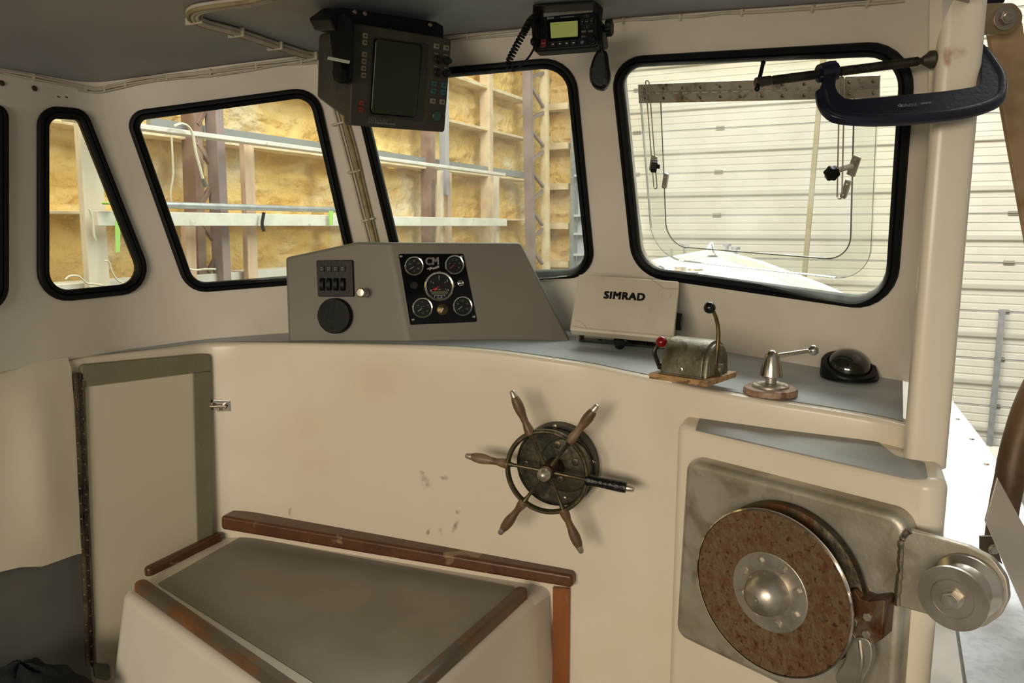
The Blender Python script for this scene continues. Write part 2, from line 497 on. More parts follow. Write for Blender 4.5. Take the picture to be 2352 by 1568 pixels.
def make_wall(name, rows, wins, m, t=.035):
    mb = thick(rows, t); ob = mb.build(name, m, smooth=0, kind='structure')
    for k in wins:
        w = WIN[k]; c = MB(); P = inset2(w['l2'], .012); c.prism(w['M'], P, -.35, .35)
        co = c.build('cut', m, smooth=0)
        md = ob.modifiers.new('b', 'BOOLEAN'); md.operation = 'DIFFERENCE'; md.object = co; md.solver = 'EXACT'
        dg = bpy.context.evaluated_depsgraph_get(); me = bpy.data.meshes.new_from_object(ob.evaluated_get(dg))
        ob.modifiers.clear(); old = ob.data; ob.data = me; bpy.data.meshes.remove(old); bpy.data.objects.remove(co)
    ob.data.polygons.foreach_set('use_smooth', [True]*len(ob.data.polygons)); ob.data.set_sharp_from_angle(angle=math.radians(40))
    ob['kind'] = 'structure'; ob.name = name
    return ob
# split the ruled surface at the port corner post
cornerx = PZ(372, 793, -.36)
iK = min(range(len(fine)), key=lambda i: (fine[i][0]-cornerx).length)
make_wall('wall_left', G[:iK+1], [1, 2], gelwhite)
make_wall('wall_front', G[iK:], [3, 4, 5], gelwhite)
GR = rgrid([(Vector((a.x, a.y, -.52)) if i > 28 else a, b) for i, (a, b) in enumerate(fineR)])
GR = [[a.lerp(b, k/NZ) for k in range(NZ+1)] for a, b in [((Vector((a.x, a.y, min(a.z, -.385)-.072*min(1, i/24))), b)) for i, (a, b) in enumerate(fineR)]]
mbr = MB(); mbr.grid(GR); bmesh.ops.triangulate(mbr.bm, faces=mbr.bm.faces); BV_R = BVHTree.FromBMesh(mbr.bm); mbr.bm.free()
thick(GR, .02).build('wall_right', gelcoat, kind='structure', smooth=40)
# ---- windows: gasket + pane
glass = glassmat('clear_window_glass', refl=.05, haze=.015, dirt=.03)
glassd = glassmat('dusty_window_glass', tint=(250, 250, 244), haze=.05, dirt=.16)
acryl = glassmat('scratched_acrylic', tint=(244, 245, 243), haze=.07, dirt=.10)
WOBJ = {}
def gasket(w, mb, width, h=.012):
    loop = w['loop3']; n = len(loop); rows = []
    ctr = w['o']
    for i in range(n):
        p, nn = loop[i]; t = (loop[(i+1) % n][0]-loop[i-1][0]).normalized()
        nn = w['n']
        s = t.cross(nn).normalized()
        if s.dot(ctr-p) < 0: s = -s       # inward
        W_ = width
        prof = [(0, -.004), (0, h*.55), (.004, h), (W_*.42, h*1.05), (W_*.5, h*.55), (W_*.6, h*.95), (W_-.004, h*.7), (W_, h*.3), (W_, -.009), (.012, -.02)]
        rows.append([p+s*a+nn*b for a, b in prof])
    rows.append(rows[0]); mb.grid(rows, closed=True)
for k, w in WIN.items():
    so = struct('window_%d' % k, w['o']); WOBJ[k] = so
    mb = MB(); gasket(w, mb, w['w']); mb.build('window_frame', rubber, so, smooth=60)
    mb = MB(); mb.prism(w['M'], inset2(w['l2'], w['w']*.6), -.010, -.004)
    if k < 5: mb.build('glass_pane', glass, so, smooth=0)
    else: mb.bm.free()
# ---- window 5: fixed pane with an opening, hinged acrylic hatch over it
w = WIN[5]; so = WOBJ[5]; M5 = w['M']
def L5(pts, off=0): return [loc(M5, x, y, off) for x, y in pts]
hole = rnd(L5([(1514, 216), (1960, 200), (1950, 600), (1529, 566)]), [.01, .01, .07, .06], 8)
outer = inset2(w['l2'], w['w']*.6)
def pane_with_hole(M, outl, hol, z0, z1):
    mb = MB()
    for z in (z0, z1):
        vo = [mb.bm.verts.new(M @ Vector((x, y, z))) for x, y in outl]; vi = [mb.bm.verts.new(M @ Vector((x, y, z))) for x, y in hol]
        es = [mb.bm.edges.new((v[i-1], v[i])) for v in (vo, vi) for i in range(len(v))]
        bmesh.ops.triangle_fill(mb.bm, use_beauty=True, edges=es)
    rows = [[M @ Vector((x, y, z)) for x, y in hol] for z in (z0, z1)]; mb.grid(rows, closed=True)
    rows = [[M @ Vector((x, y, z)) for x, y in outl] for z in (z0, z1)]; mb.grid(rows, closed=True)
    return mb
pane_with_hole(M5, outer, hole, -.010, -.004).build('glass_pane', glassd, so, smooth=0)
edgem = mat('acrylic_edge', (112, 116, 108), .4)
mb = MB(); mb.tube([M5 @ Vector((x, y, -.005)) for x, y in subdiv([(a*1000, b*1000) for a, b in hole])] and [M5 @ Vector((x, y, -.005)) for x, y in hole], .0016, 6, closed=True)
mb.build('opening_rim', edgem, so)
hp = rnd(L5([(1469, 205), (2018, 185), (1998, 646), (1500, 592)], -.03), [.004, .004, .10, .10], 10)
mb = MB(); mb.prism(M5, hp, -.036, -.028); hatch = mb.build('hatch_pane', acryl, so, smooth=0)
mb = MB(); mb.tube([M5 @ Vector((x, y, -.028)) for x, y in hp], .0009, 5, closed=True); mb.build('pane_edge', edgem, hatch)
# piano hinge
hingem = mat('stained_hinge_steel', (178, 172, 160), .45, .5, c2=(140, 124, 102), scale=22, mix=(.5, .7), c3=(110, 84, 58), scale3=34, mix3=(.60, .72))
mb = MB()
h0 = L5([(1466, 194), (2021, 173)]); h1 = L5([(1467, 214), (2020, 200)]); h2 = L5([(1468, 237), (2020, 225)])
def lp(a, b, t): return (a[0]+(b[0]-a[0])*t, a[1]+(b[1]-a[1])*t)
mb.prism(M5, [h0[0], h0[1], h1[1], h1[0]], -.003, .001); mb.prism(M5, [h1[0], h1[1], h2[1], h2[0]], -.003, .001)
for i in range(22):
    a = lp(*h1, i/22+.004); b = lp(*h1, (i+1)/22-.006)
    mb.cyl(M5 @ Vector((a[0], a[1], .002)), M5 @ Vector((b[0], b[1], .002)), .0032, seg=8)
pb = mb.build('piano_hinge', hingem, so)
gap = mat('hinge_gap_light', (235, 232, 222), .2, .8)  # light showing through the knuckle gaps, painted as pale dashes
mb = MB()
for i in range(22):
    mb.cyl(M5 @ Vector((*lp(*h1, (i+.12)/22), .002)), M5 @ Vector((*lp(*h1, (i+.62)/22), .002)), .0037, seg=8)
mb.build('gap_light_dashes', gap, pb)
def screw_head(mb, M, x, y, z, r=.004, phil=True):
    mb.m(0).lathe(M @ T(x, y, z), [(r, 0), (r*.9, r*.25), (r*.5, r*.42), (0, r*.48)], 12)
    if phil:
        mb.m(1).box(M @ T(x, y, z) @ R(.4, 'Z'), -r*.6, r*.6, -r*.12, r*.12, r*.2, r*.5); mb.box(M @ T(x, y, z) @ R(.4, 'Z'), -r*.12, r*.12, -r*.6, r*.6, r*.2, r*.5); mb.m(0)
slot = mat('dark_slot', (30, 26, 20), .7)
for X, yt, yb in [(181,443,490),(272,442,490),(366,438,488),(457,436,487),(555,432,483),(655,431,482),(763,428,480),(865,423,480),(975,420,477),(1200,411,470),(1320,407,466)]:
    for yy in (yt, yb):
        mb = MB(); x, y = loc(M5, 1400+X/2.1775, yy/2.1775); screw_head(mb, M5, x, y, .001, .0042); mb.build('hinge_screw', [steel, slot], pb)
# stay arms
def stay(pts_top, pts_bot, knobp, brk, brk2, side):
    a = Vector((*L5([pts_top])[0], .012)); b = Vector((*L5([pts_bot])[0], .030))
    d = (b-a).normalized(); s = Vector((1, 0, 0)); s = (s-d*s.dot(d)).normalized(); hw = .0055
    P = []
    for k in range(9): P.append(a - d*hw*math.sin(PI*k/8) - s*hw*math.cos(PI*k/8)*1)
    for k in range(9): P.append(b + d*hw*math.sin(PI*k/8) + s*hw*math.cos(PI*k/8)*1)
    mb = MB(); mb.tube([M5 @ p for p in P], .0016, 6, closed=True); arm = mb.build('stay_arm', brushed, so)
    kx, ky = L5([knobp])[0]
    mb = MB(); Mk = M5 @ T(kx, ky, .035) @ R(-.9*side, 'Y')
    star = []
    for k in range(36):
        aa = 2*PI*k/36; rr = .017*(1-.17*(.5-.5*math.cos(aa*6))); star.append((rr*math.cos(aa), rr*math.sin(aa)))
    mb.prism(Mk, star, -.004, .012, .003, 2); mb.lathe(Mk, [(.006, -.012), (.006, .0)], 10); mb.build('star_knob', blackpl, arm)
    mb = MB()
    for q, dx in brk:
        x, y = L5([q])[0]
        mb.box(M5, x-.010, x+.010, y-.026, y+.022, .002, .010, .003); 
        mb.lathe(M5 @ T(x, y+.014, .010), [(.0045, 0), (.004, .002), (0, .003)], 10)
        mb.cyl(M5 @ Vector((x, y, .008)), M5 @ Vector((kx, ky, .03)), .0065, seg=10)
    mb.build('stay_bracket', brushed, arm)
    mb = MB(); x, y = L5([brk2])[0]
    mb.box(M5, x-.007, x+.007, y-.022, y+.024, .001, .012, .003); mb.lathe(M5 @ T(x, y-.014, .012), [(.003, 0), (0, .002)], 8); mb.lathe(M5 @ T(x, y+.014, .012), [(.003, 0), (0, .002)], 8)
    mb.build('foot_bracket', brushed, arm)
stay((1493.5, 187), (1521, 420), (1524, 372), [((1504, 372), 0)], (1531.5, 414), 1)
stay((1941, 178), (1944, 440), (1928, 384), [((1965, 377), 0)], (1946, 432), -1)
# ---- ceiling
rowsC = []
topc = [b for a, b in fine] + [fineR[-1][1]]
us = [p.dot(UA) for p in topc]; ws = [p.dot(WA) for p in topc]
def wtop(u):
    # forward limit of the ceiling at u
    best = None
    for i in range(iK, len(topc)-1):
        a, b = us[i], us[i+1]
        if (a-u)*(b-u) <= 0 and abs(b-a) > 1e-9:
            best = ws[i]+(ws[i+1]-ws[i])*(u-a)/(b-a)
    return best
uL = us[0]; uC = us[iK]; uR = us[-1]
NU = 60; uu = [-2.12+(2.12+.09)*i/NU for i in range(NU+1)]
for u in uu:
    wt = wtop(max(min(u, .0), uC+.001)) or ws[iK]
    if u < uC: wt = ws[iK]
    if u > .0: wt = wtop(-.01)
    rowsC.append([UW(u, -1.9+(wt+.05+1.9)*k/40, camber(u)+.001) for k in range(41)])
mb = MB(); mb.grid(rowsC); rr = rowsC; mb.grid([[p+UP*.05 for p in r] for r in rr])
cl = mb.build('ceiling', greypaint, kind='structure', smooth=60)
# ---- bulkhead (wall below the counter)
BK = [tuple(UW(-1.99, -1.9, 0)[:2]), tuple(UW(-1.99, .9, 0)[:2]),  (-1.26, 1.94), (-1.20, 2.07), (-1.06, 2.235), (-.96, 2.355), (-.86, 2.355), (-.39, 2.187), (0, 2.046), (.2, 1.974), (.36, 1.865), (.46, 1.765), (.60, 1.675), (.785, 1.572), (.792, 1.568), (.835, 1.47)]
bk = gsmooth([Vector((x, y, 0)) for x, y in BK], .03, .01)
bkrows = [[Vector((p.x, p.y, -.2-1.4*k/24)) for k in range(25)] for p in bk]
mbb = MB(); mbb.grid(bkrows); bmesh.ops.triangulate(mbb.bm, faces=mbb.bm.faces); BV_B = BVHTree.FromBMesh(mbb.bm); mbb.bm.free()
def B(px, py, off=0):
    p, n = S(px, py, BV_B); return p+n*off
def bframe(px, py):
    p, n = S(px, py, BV_B); return frame(p, n, Vector((1, 0, 0)))
# front lip heights, read where the lip crosses the bulkhead surface
lip_px = [(-150, 888), (0, 856), (60, 845), (120, 832), (180, 823), (350, 804), (480, 792), (600, 788), (800, 790), (1000, 796), (1100, 801), (1300, 829), (1500, 871), (1700, 909), (1900, 941), (2036, 966), (2085, 985)]
lips = []
for q in lip_px:
    p, n = S(*q, BV_B); lips.append((min(range(len(bk)), key=lambda i: (Vector((bk[i].x-p.x, bk[i].y-p.y, 0))).length), p.z))
def lipz(i):
    if i <= lips[0][0]: return lips[0][1]
    for (a, za), (b, zb) in zip(lips, lips[1:]):
        if a <= i <= b: return za+(zb-za)*((i-a)/(b-a) if b > a else 0)
    return lips[-1][1]
lz = [lipz(i) for i in range(len(bk))]
lz = [sum(lz[max(0, i-12):i+13])/len(lz[max(0, i-12):i+13]) for i in range(len(lz))]
def bnorm(i):
    t = (bk[min(i+1, len(bk)-1)]-bk[max(i-1, 0)]).normalized(); n = Vector((t.y, -t.x, 0))
    return n
pD_ = S(190, 1240, BV_B)[0]; iD = min(range(len(bk)), key=lambda i: (bk[i]-Vector((pD_.x, pD_.y, 0))).length)   # port end of the flat bulkhead
rows = []
for i in range(iD, len(bk)):
    n = bnorm(i)
    r = [bk[i]+UP*(lz[i]-.0)-n*.05, bk[i]+UP*lz[i]-n*.012]
    for k in range(5):
        a = PI/2*k/4; r.append(bk[i]+UP*(lz[i]-.012+.012*math.cos(a))-n*(.012-.012*math.sin(a)))
    for k in range(1, 25): r.append(Vector((bk[i].x, bk[i].y, lz[i]-.012-(lz[i]-.012-FLOOR)*k/24)))
    rows.append(r)
thick(rows, .02).build('wall_bulkhead', gelcoat, kind='structure', smooth=50)
# port liner: moulded, bulging, with its bottom edge above a grey hull panel
rows = []; bot = [(-150, 1350), (0, 1311), (50, 1299), (100, 1297), (175, 1270), (230, 1262)]
def botz(i):
    px = proj(bk[i]+UP*-1.0)[0]
    for (a, ya), (b, yb) in zip(bot, bot[1:]):
        if a <= px <= b: y = ya+(yb-ya)*(px-a)/(b-a); break
    else: y = bot[0][1] if px < bot[0][0] else bot[-1][1]
    d = ray(px, y); t = Vector((bk[i].x, bk[i].y, 0)).length/Vector((d.x, d.y, 0)).length
    return d.z*t
for i in range(0, iD+1):
    n = bnorm(i); zb = botz(i); zt = -.362
    r = [Vector((bk[i].x, bk[i].y, zt+.0))-n*.03, Vector((bk[i].x, bk[i].y, zt))-n*.006]
    px = proj(bk[i]+UP*-.7)[0]
    for k in range(1, 25):
        z = zt+(zb-zt)*k/24; f = k/24
        bulge = .010*math.exp(-((px-95)/40)**2)*math.sin(PI*min(1, f*1.1)) - .018*math.exp(-((px+10)/70)**2)*math.sin(PI*f)
        r.append(Vector((bk[i].x, bk[i].y, z))+n*bulge)
    rows.append(r)
thick(rows, .012).build('wall_left_lower', gelcoat, kind='structure', smooth=60)
rows = []
for i in range(0, iD+8):
    n = bnorm(i); rows.append([Vector((bk[i].x, bk[i].y, z))-n*.05 for z in (-.45, -1.1, -1.35, FLOOR)])
thick(rows, .02).build('wall_hull_side', mat('grey_bilge_paint', (104, 104, 96), .6, c2=(96, 96, 88), scale=4), kind='structure')
# ---- counter: loft between the lip and the foot of the windshield
backc = [a for a, b in fine[iK-12:]] + [a for a, b in fineR[:40]]
backc = [Vector((p.x, p.y, p.z)) for p in backc]
fr = [(bk[i]+UP*lz[i]-bnorm(i)*.012) for i in range(iD-6, len(bk)-8)]
def even(P, n):
    L = [0]
    for a, b in zip(P, P[1:]): L.append(L[-1]+(b-a).length)
    out = []; j = 0
    for k in range(n+1):
        s = L[-1]*k/n
        while j < len(P)-2 and L[j+1] < s: j += 1
        out.append(P[j].lerp(P[j+1], min(1, max(0, (s-L[j])/max(1e-9, L[j+1]-L[j])))))
    return out
NC = 120
FE = even(fr, NC)
# pair every front point with the back point straight ahead of it
def pair(p):
    d = Vector((.446, .895, 0)); best = None
    for a, b in zip(backc, backc[1:]):
        e = b-a; den = d.x*e.y-d.y*e.x
        if abs(den) < 1e-9: continue
        t = ((a.x-p.x)*e.y-(a.y-p.y)*e.x)/den; s = ((a.x-p.x)*d.y-(a.y-p.y)*d.x)/den
        if -.001 <= s <= 1.001 and t > -.05 and (best is None or t < best[0]): best = (t, a+e*s)
    return best[1] if best else backc[0] if p.x < 0 else backc[-1]
BE = [pair(p) for p in FE]
rows = []
for a, b in zip(FE, BE):
    b = b+(b-a)*.03
    rows.append([a.lerp(b, k/10) for k in range(11)])
mb = MB(); mb.grid(rows); mb.grid([[p-UP*.03 for p in r] for r in rows])
ctr = mb.build('dashboard_counter', gelwhite, smooth=60)
tag(ctr, 'long curved fibreglass dashboard shelf with grey non-skid top below the windshield', 'counter')
rows = []
insk = [i for i in range(len(FE)) if proj(FE[i])[0] > 185 and proj(FE[i])[0] < 2092]
for i in insk:
    a, b = FE[i], BE[i]; L = (b-a).length
    if L < .02: continue
    t0 = min(.014/L, .3); t1 = 1.0 if proj(a)[0] < 1900 else 1-.006/L
    rows.append([a.lerp(b, t0+(t1-t0)*k/8)+UP*.0015 for k in range(9)])
mb = MB(); mb.grid(rows); mb.build('nonskid_insert', nonskid, ctr, smooth=60)
mbc = MB(); mbc.grid(rows); bmesh.ops.triangulate(mbc.bm, faces=mbc.bm.faces); BV_C = BVHTree.FromBMesh(mbc.bm); mbc.bm.free()
def C(px, py):
    h = BV_C.ray_cast(O0, ray(px, py).normalized()); return h[0] if h[0] else PZ(px, py, -.36)
def cz(x, y):
    h = BV_C.ray_cast(Vector((x, y, .3)), Vector((0, 0, -1))); return h[0].z if h[0] else -.36
# ---- moulded pedestal around the hauler
HAZ = math.radians(48)
HT = Vector((math.cos(HAZ), -math.sin(HAZ), 0)); HN = Vector((-math.sin(HAZ), -math.cos(HAZ), 0))
HO = PZ(1570, 975, -.455)
def H(px, py, off=0): return PP(px, py, HO+HN*off, HN)
MH = frame(HO, HN, HT)
B0 = H(1553, 1060); C0 = H(2183, 1150)
ztop = -.455
A1 = B0 + WA*.30 - UA*.02; D1 = C0 + Vector((.28, .62, 0)).normalized()*.33
plan = [tuple(p[:2]) for p in (B0, C0, D1, A1)]
planr = rnd(plan, [.03, .035, .01, .01], 6)
mb = MB(); mb.prism(Matrix.Identity(4), planr, FLOOR, ztop, .022, 5)
mb.build('wall_hauler_pedestal', gelcoat, kind='structure', smooth=50)
ins = rnd([tuple(PZ(x, y, ztop)[:2]) for x, y in [(1598, 987), (1606, 962), (2003, 1006), (2061, 1050), (2124, 1062), (2131, 1097), (2090, 1099)]], [.004, .004, .03, .03, .015, .01, .02], 4)
mb = MB(); mb.prism(Matrix.Identity(4), ins, ztop-.002, ztop+.0015); t = mb.build('nonskid_patch', mat('grey_patch_paint', (136, 136, 130), .5, c2=(128, 128, 122), scale=5, c3=(146, 146, 140), scale3=4), smooth=0)
tag(t, 'narrow grey non-skid patch on the ledge above the steel winch plate', 'anti-slip patch')
# ---- cabin floor
mb = MB(); mb.prism(Matrix.Identity(4), [tuple(UW(u, w_, 0)[:2]) for u, w_ in ((-2.3, -1.9), (.35, -1.9), (.35, 1.5), (-.3, 2.2), (-2.3, 2.2))], FLOOR-.05, FLOOR)
mb.build('floor', mat('deck_paint', (120, 118, 110), .6, c2=(100, 98, 92), scale=6), kind='structure', smooth=0)
# ================================================================== DASH CONSOLE
cA, cB, cC = C(663, 787), C(940, 797), C(1310, 782)
def lean_normal(a, b, deg):
    t = (b-a); t.z = 0; t.normalize(); n = Vector((t.y, -t.x, 0))
    if n.y > 0: n = -n
    return (n*math.cos(math.radians(deg))+UP*math.sin(math.radians(deg))).normalized()
nR = lean_normal(cB, cC, 9)
def onR(px, py): return PP(px, py, cB, nR)
T3 = onR(893, 556); T4 = onR(1196, 557); cC2 = onR(1310, 782)
nL = (cB-cA).cross(T3-cA).normalized(); nL = -nL if nL.y > 0 else nL
T1 = PP(656, 591, cA, nL); T2 = PP(822, 555, cA, nL)
con = thing('dashboard_console', 'grey angular fibreglass instrument console standing on the dashboard shelf under the radar display', 'console', (cA+cC2)/2)
loopF = [cA, cB, cC2, T4, T3, T2, T1]
ctrF = sum(loopF, Vector())/7
back = []
for i, p in enumerate(loopF):
    d = Vector((p.x, p.y, 0)).normalized(); dep = .13 if i < 3 else .075
    back.append(ctrF+(p-ctrF)*.97+d*dep*1.0 if i >= 3 else ctrF+(p-ctrF)*.97+d*dep)
for i in range(3): back[i].z = loopF[i].z
mb = MB(); bm = mb.bm
vf = [bm.verts.new(p) for p in loopF]; vb = [bm.verts.new(p) for p in back]
fs = [bm.faces.new((vf[0], vf[1], vf[4], vf[5], vf[6])), bm.faces.new((vf[1], vf[2], vf[3], vf[4]))]
for i in range(7):
    j = (i+1) % 7; fs.append(bm.faces.new((vf[i], vb[i], vb[j], vf[j])))
fs.append(bm.faces.new(vb)); bmesh.ops.recalc_face_normals(bm, faces=bm.faces)
ee = [e for e in bm.edges if not (e.verts[0] in vb and e.verts[1] in vb) and not ({e.verts[0], e.verts[1]} <= {vf[0], vf[1], vf[2]})]
bmesh.ops.bevel(bm, geom=ee, offset=.009, segments=4, profile=.5, affect='EDGES', clamp_overlap=True)
mb.build('console_body', consolegrey, con, smooth=40)
MRt = frame(PP(1005, 660, cB, nR), nR, cC2-cB)
MLt = frame(PP(770, 690, cA, nL), nL, cB-cA)
def lR(px, py): return loc(MRt, px, py)
def lL(px, py): return loc(MLt, px, py)
# instrument panel
pnl = rnd([lR(915, 583), lR(1064, 583), lR(1096, 739), lR(941, 746)], .006, 5)
mb = MB(); mb.prism(MRt, pnl, 0, .004, .0012); panel = mb.build('instrument_panel', blackgloss, con)
silver = mat('pale_marking', (190, 188, 184), .4)
markdim = mat('dim_marking', (120, 120, 112), .5)
facem = mat('gauge_face', (14, 14, 11), .4, spec=.2)
redneedle = mat('red_needle', (200, 40, 40), .4)
lcdm = mat('dim_lcd', (74, 76, 48), .3)
pink = mat('dull_pink_silver', (150, 138, 138), .45)
def radius(M, px, py, rpx): 
    a = Vector(loc(M, px-rpx, py)); b = Vector(loc(M, px+rpx, py)); return (a-b).length/2
def bezel(mb, M, r, h=.009):
    mb.lathe(M, [(r*1.0, .002), (r*1.04, .004), (r*1.03, h*.8), (r*.97, h), (r*.88, h*.95), (r*.84, h*.55), (r*.82, .0035)], 40, cap=False)
def num(mb, M, r, a, t, s): mb.text(M @ T(r*math.cos(a), r*math.sin(a), .0042), t, s, .0003)
def gauge(px, py, rp, title, needle, nums, small, box=None):
    x, y = lR(px, py); r = radius(MRt, px, py, rp)*.96; M = MRt @ T(x, y, .004)
    mb = MB(); mb.m(0); bezel(mb, M, r)
    mb.m(1).lathe(M, [(0, .0036), (r*.83, .0036)], 32, cap=False)
    mb.m(2)
    n = 13
    for k in range(n):
        a = math.radians(215-250*k/(n-1)); L = .1 if k % 3 == 0 else .06
        mb.box(M @ R(a, 'Z'), r*(.70-L), r*.70, -r*.012, r*.012, .0036, .0041)
    for i, t in enumerate(nums):
        a = math.radians(215-250*i/(len(nums)-1)); num(mb, M, r*.52, a, t, r*.18)
    if title: mb.text(M @ T(0, r*.12, .0042), title, r*.15, .0003)
    if small: mb.text(M @ T(0, -r*.5, .0042), small, r*.14, .0003)
    mb.m(3 if needle == 'red' else 4); a = math.radians(215)
    mb.box(M @ R(a, 'Z'), 0, r*.52, -r*.02, r*.02, .0044, .005); mb.m(1).lathe(M, [(r*.09, .0036), (r*.09, .0058), (0, .0062)], 14)
    return mb.build('gauge', [chrome, facem, markdim, redneedle, silver], panel)
gauge(951.7, 611.3, 22.5, '', 'w', ['0', '200', '400', '600', '800'], 'kPa')
gauge(1044, 608.5, 22.5, 'rpm', 'red', ['0', '10', '15', '20', '25', '30'], '')
gauge(970.8, 707, 24.0, 'VOLTS', 'w', ['8', '10', '12', '14', '16'], '[-+]')
gauge(1062.5, 703, 23.0, '', 'w', ['40', '60', '80', '100', '120'], '°C')
# tachometer
x, y = lR(1009, 658); r = radius(MRt, 1009, 658, 34.5)*.96; M = MRt @ T(x, y, .004)
mb = MB(); mb.m(0); bezel(mb, M, r, .012); mb.m(1).lathe(M, [(0, .0036), (r*.84, .0036)], 40, cap=False)
mb.m(4)
for i, t in enumerate('01234'):
    a = math.radians(205-230*i/4); num(mb, M, r*.66, a, t, r*.2); mb.box(M @ R(a, 'Z'), r*.44, r*.54, -r*.012, r*.012, .0036, .0042)
mb.text(M @ T(0, -r*.22, .0042), 'RPM', r*.1, .0003)
mb.m(5).prism(M, rect(0, -r*.44, r*1.15, r*.24, r*.05), .0036, .0041)
mb.m(3).box(M @ R(math.radians(205), 'Z'), 0, r*.56, -r*.018, r*.018, .0044, .005)
mb.prism(M, [(-r*.12, -r*.06), (-r*.40, -r*.22), (-r*.3, -r*.28), (-r*.16, -r*.20)], .0036, .0040)
mb.m(0).prism(M, rnd([(-r*.42, -r*.60), (r*.42, -r*.60), (r*.3, -r*.86), (-r*.3, -r*.86)], r*.04), .0036, .006)
mb.m(1)
for k in (-1, 0, 1): mb.prism(M, rect(k*r*.24, -r*.72, r*.2, r*.15, r*.02), .006, .0068)
mb.build('tachometer', [chrome, facem, markdim, redneedle, silver, lcdm], panel)
# logo, screws, key switch, brass switch, blank button
mb = MB(); x, y = lR(993, 603); s = radius(MRt, 993, 603, 18)
mb.text(MRt @ T(x, y+s*.12, .0046), 'CM', s*1.35, .0004, bold=s*.045, sx=.88, spacing=1.0)
for k in (0, 1):
    P = [(x-s*.75+s*.28*k, y-s*.78-s*.12*k), (x-s*.2, y-s*.55-s*.14*k), (x+s*.1, y-s*.66-s*.10*k), (x+s*.85, y-s*.38-s*.14*k), (x+s*.85, y-s*.54-s*.14*k), (x+s*.1, y-s*.80-s*.10*k), (x-s*.2, y-s*.7-s*.12*k), (x-s*.6+s*.28*k, y-s*.9-s*.12*k)]
    mb.prism(MRt, P, .0044, .0048)
mb.build('panel_logo', pink, panel, smooth=0)
for q in [(921.5, 589), (1059.6, 589.5), (1088, 727.3), (948.8, 734)]:
    x, y = lR(*q); mb = MB(); mb.lathe(MRt @ T(x, y, .004), [(.0042, 0), (.0042, .0018), (.003, .0026), (.0024, .0016), (0, .0014)], 14); mb.build('panel_screw', chrome, panel)
x, y = lR(1058, 650); mb = MB(); Mk = MRt @ T(x, y, .004)
mb.m(0).lathe(Mk, [(.009, 0), (.009, .003), (.007, .0035), (.0055, .0015)], 20, cap=False); mb.m(1).lathe(Mk, [(0, .0016), (.0056, .0016)], 18, cap=False); mb.m(0).lathe(Mk, [(.004, .0015), (.004, .004), (.0025, .0045), (0, .0045)], 16); mb.m(1).box(Mk, -.0005, .0005, -.0025, .0025, .0043, .0048)
mb.build('key_switch', [chrome, slot], panel)
x, y = lR(952, 655); mb = MB(); mb.lathe(MRt @ T(x, y, .004), [(.0125, 0), (.0125, .003), (.010, .004), (.0095, .001), (0, .001)], 24); mb.build('blank_buzzer', blackpl, panel)
x, y = lR(1016.5, 710.6); mb = MB(); Mk = MRt @ T(x, y, .004)
mb.m(0).lathe(Mk, [(.0165, 0), (.0165, .003), (.013, .0045), (.009, .006), (.009, .009), (.007, .010), (0, .010)], 24)
mb.m(1).box(Mk @ R(-.5, 'Z'), -.004, .004, -.013, .006, .009, .018, .002)
mb.build('ignition_switch', [brassrod, brushed], panel)
# breaker panel with four rockers, round cover, pull knob
P = rnd([lL(729, 598), lL(812, 597), lL(815, 681), lL(733, 681)], .004, 4)
mb = MB(); mb.prism(MLt, P, 0, .010, .003); sp = mb.build('switch_panel', darkpl, con)
for i in range(4):
    x0, y0 = lL(744.5+i*15.7, 617.5); mb = MB(); mb.m(0).prism(MLt, rect(x0, y0, .0155, .017, .0015), .010, .0135, .001)
    mb.m(1).prism(MLt, rect(x0-.002, y0+.003, .008, .0018), .0135, .0139); mb.prism(MLt, rect(x0-.002, y0-.003, .008, .0018), .0135, .0139)
    mb.build('breaker_button', [blackpl, markdim], sp)
    x0, y0 = lL(744.5+i*15.7, 653); mb = MB(); w_, h_ = .0072, .019
    rows = []
    for k in range(13):
        t = -1+2*k/12; z = .010+.011*math.sqrt(max(0, 1-(t*.93)**2)); rows.append([MLt @ Vector((x0-w_, y0+h_*t, .010)), MLt @ Vector((x0-w_, y0+h_*t, z-.001)), MLt @ Vector((x0-w_+.001, y0+h_*t, z)), MLt @ Vector((x0+w_-.001, y0+h_*t, z)), MLt @ Vector((x0+w_, y0+h_*t, z-.001)), MLt @ Vector((x0+w_, y0+h_*t, .010))])
    mb.grid(rows); mb.build('rocker_switch', blackpl, sp)
x, y = lL(773, 725); rr_ = radius(MLt, 773, 725, 37.5)
mb = MB(); mb.lathe(MLt @ T(x, y, 0), [(rr_, 0), (rr_*1.0, .018), (rr_*.97, .022), (rr_*.9, .023), (0, .0235)], 44); mb.build('round_black_cover', mat('worn_black_rubber', (12, 11, 9), .6, spec=.25, c2=(20, 18, 14), scale=18, bump=.2, bscale=120), con)
x, y = lL(840, 672); Mk = MLt @ T(x, y, 0); mb = MB()
mb.lathe(Mk, [(.0125, 0), (.0125, .004), (.009, .005), (.006, .006), (.0055, .016), (.008, .022), (.0135, .024), (.015, .028), (.0145, .036), (.011, .040), (0, .041)], 26)
mb.build('pull_knob', brushed, con)
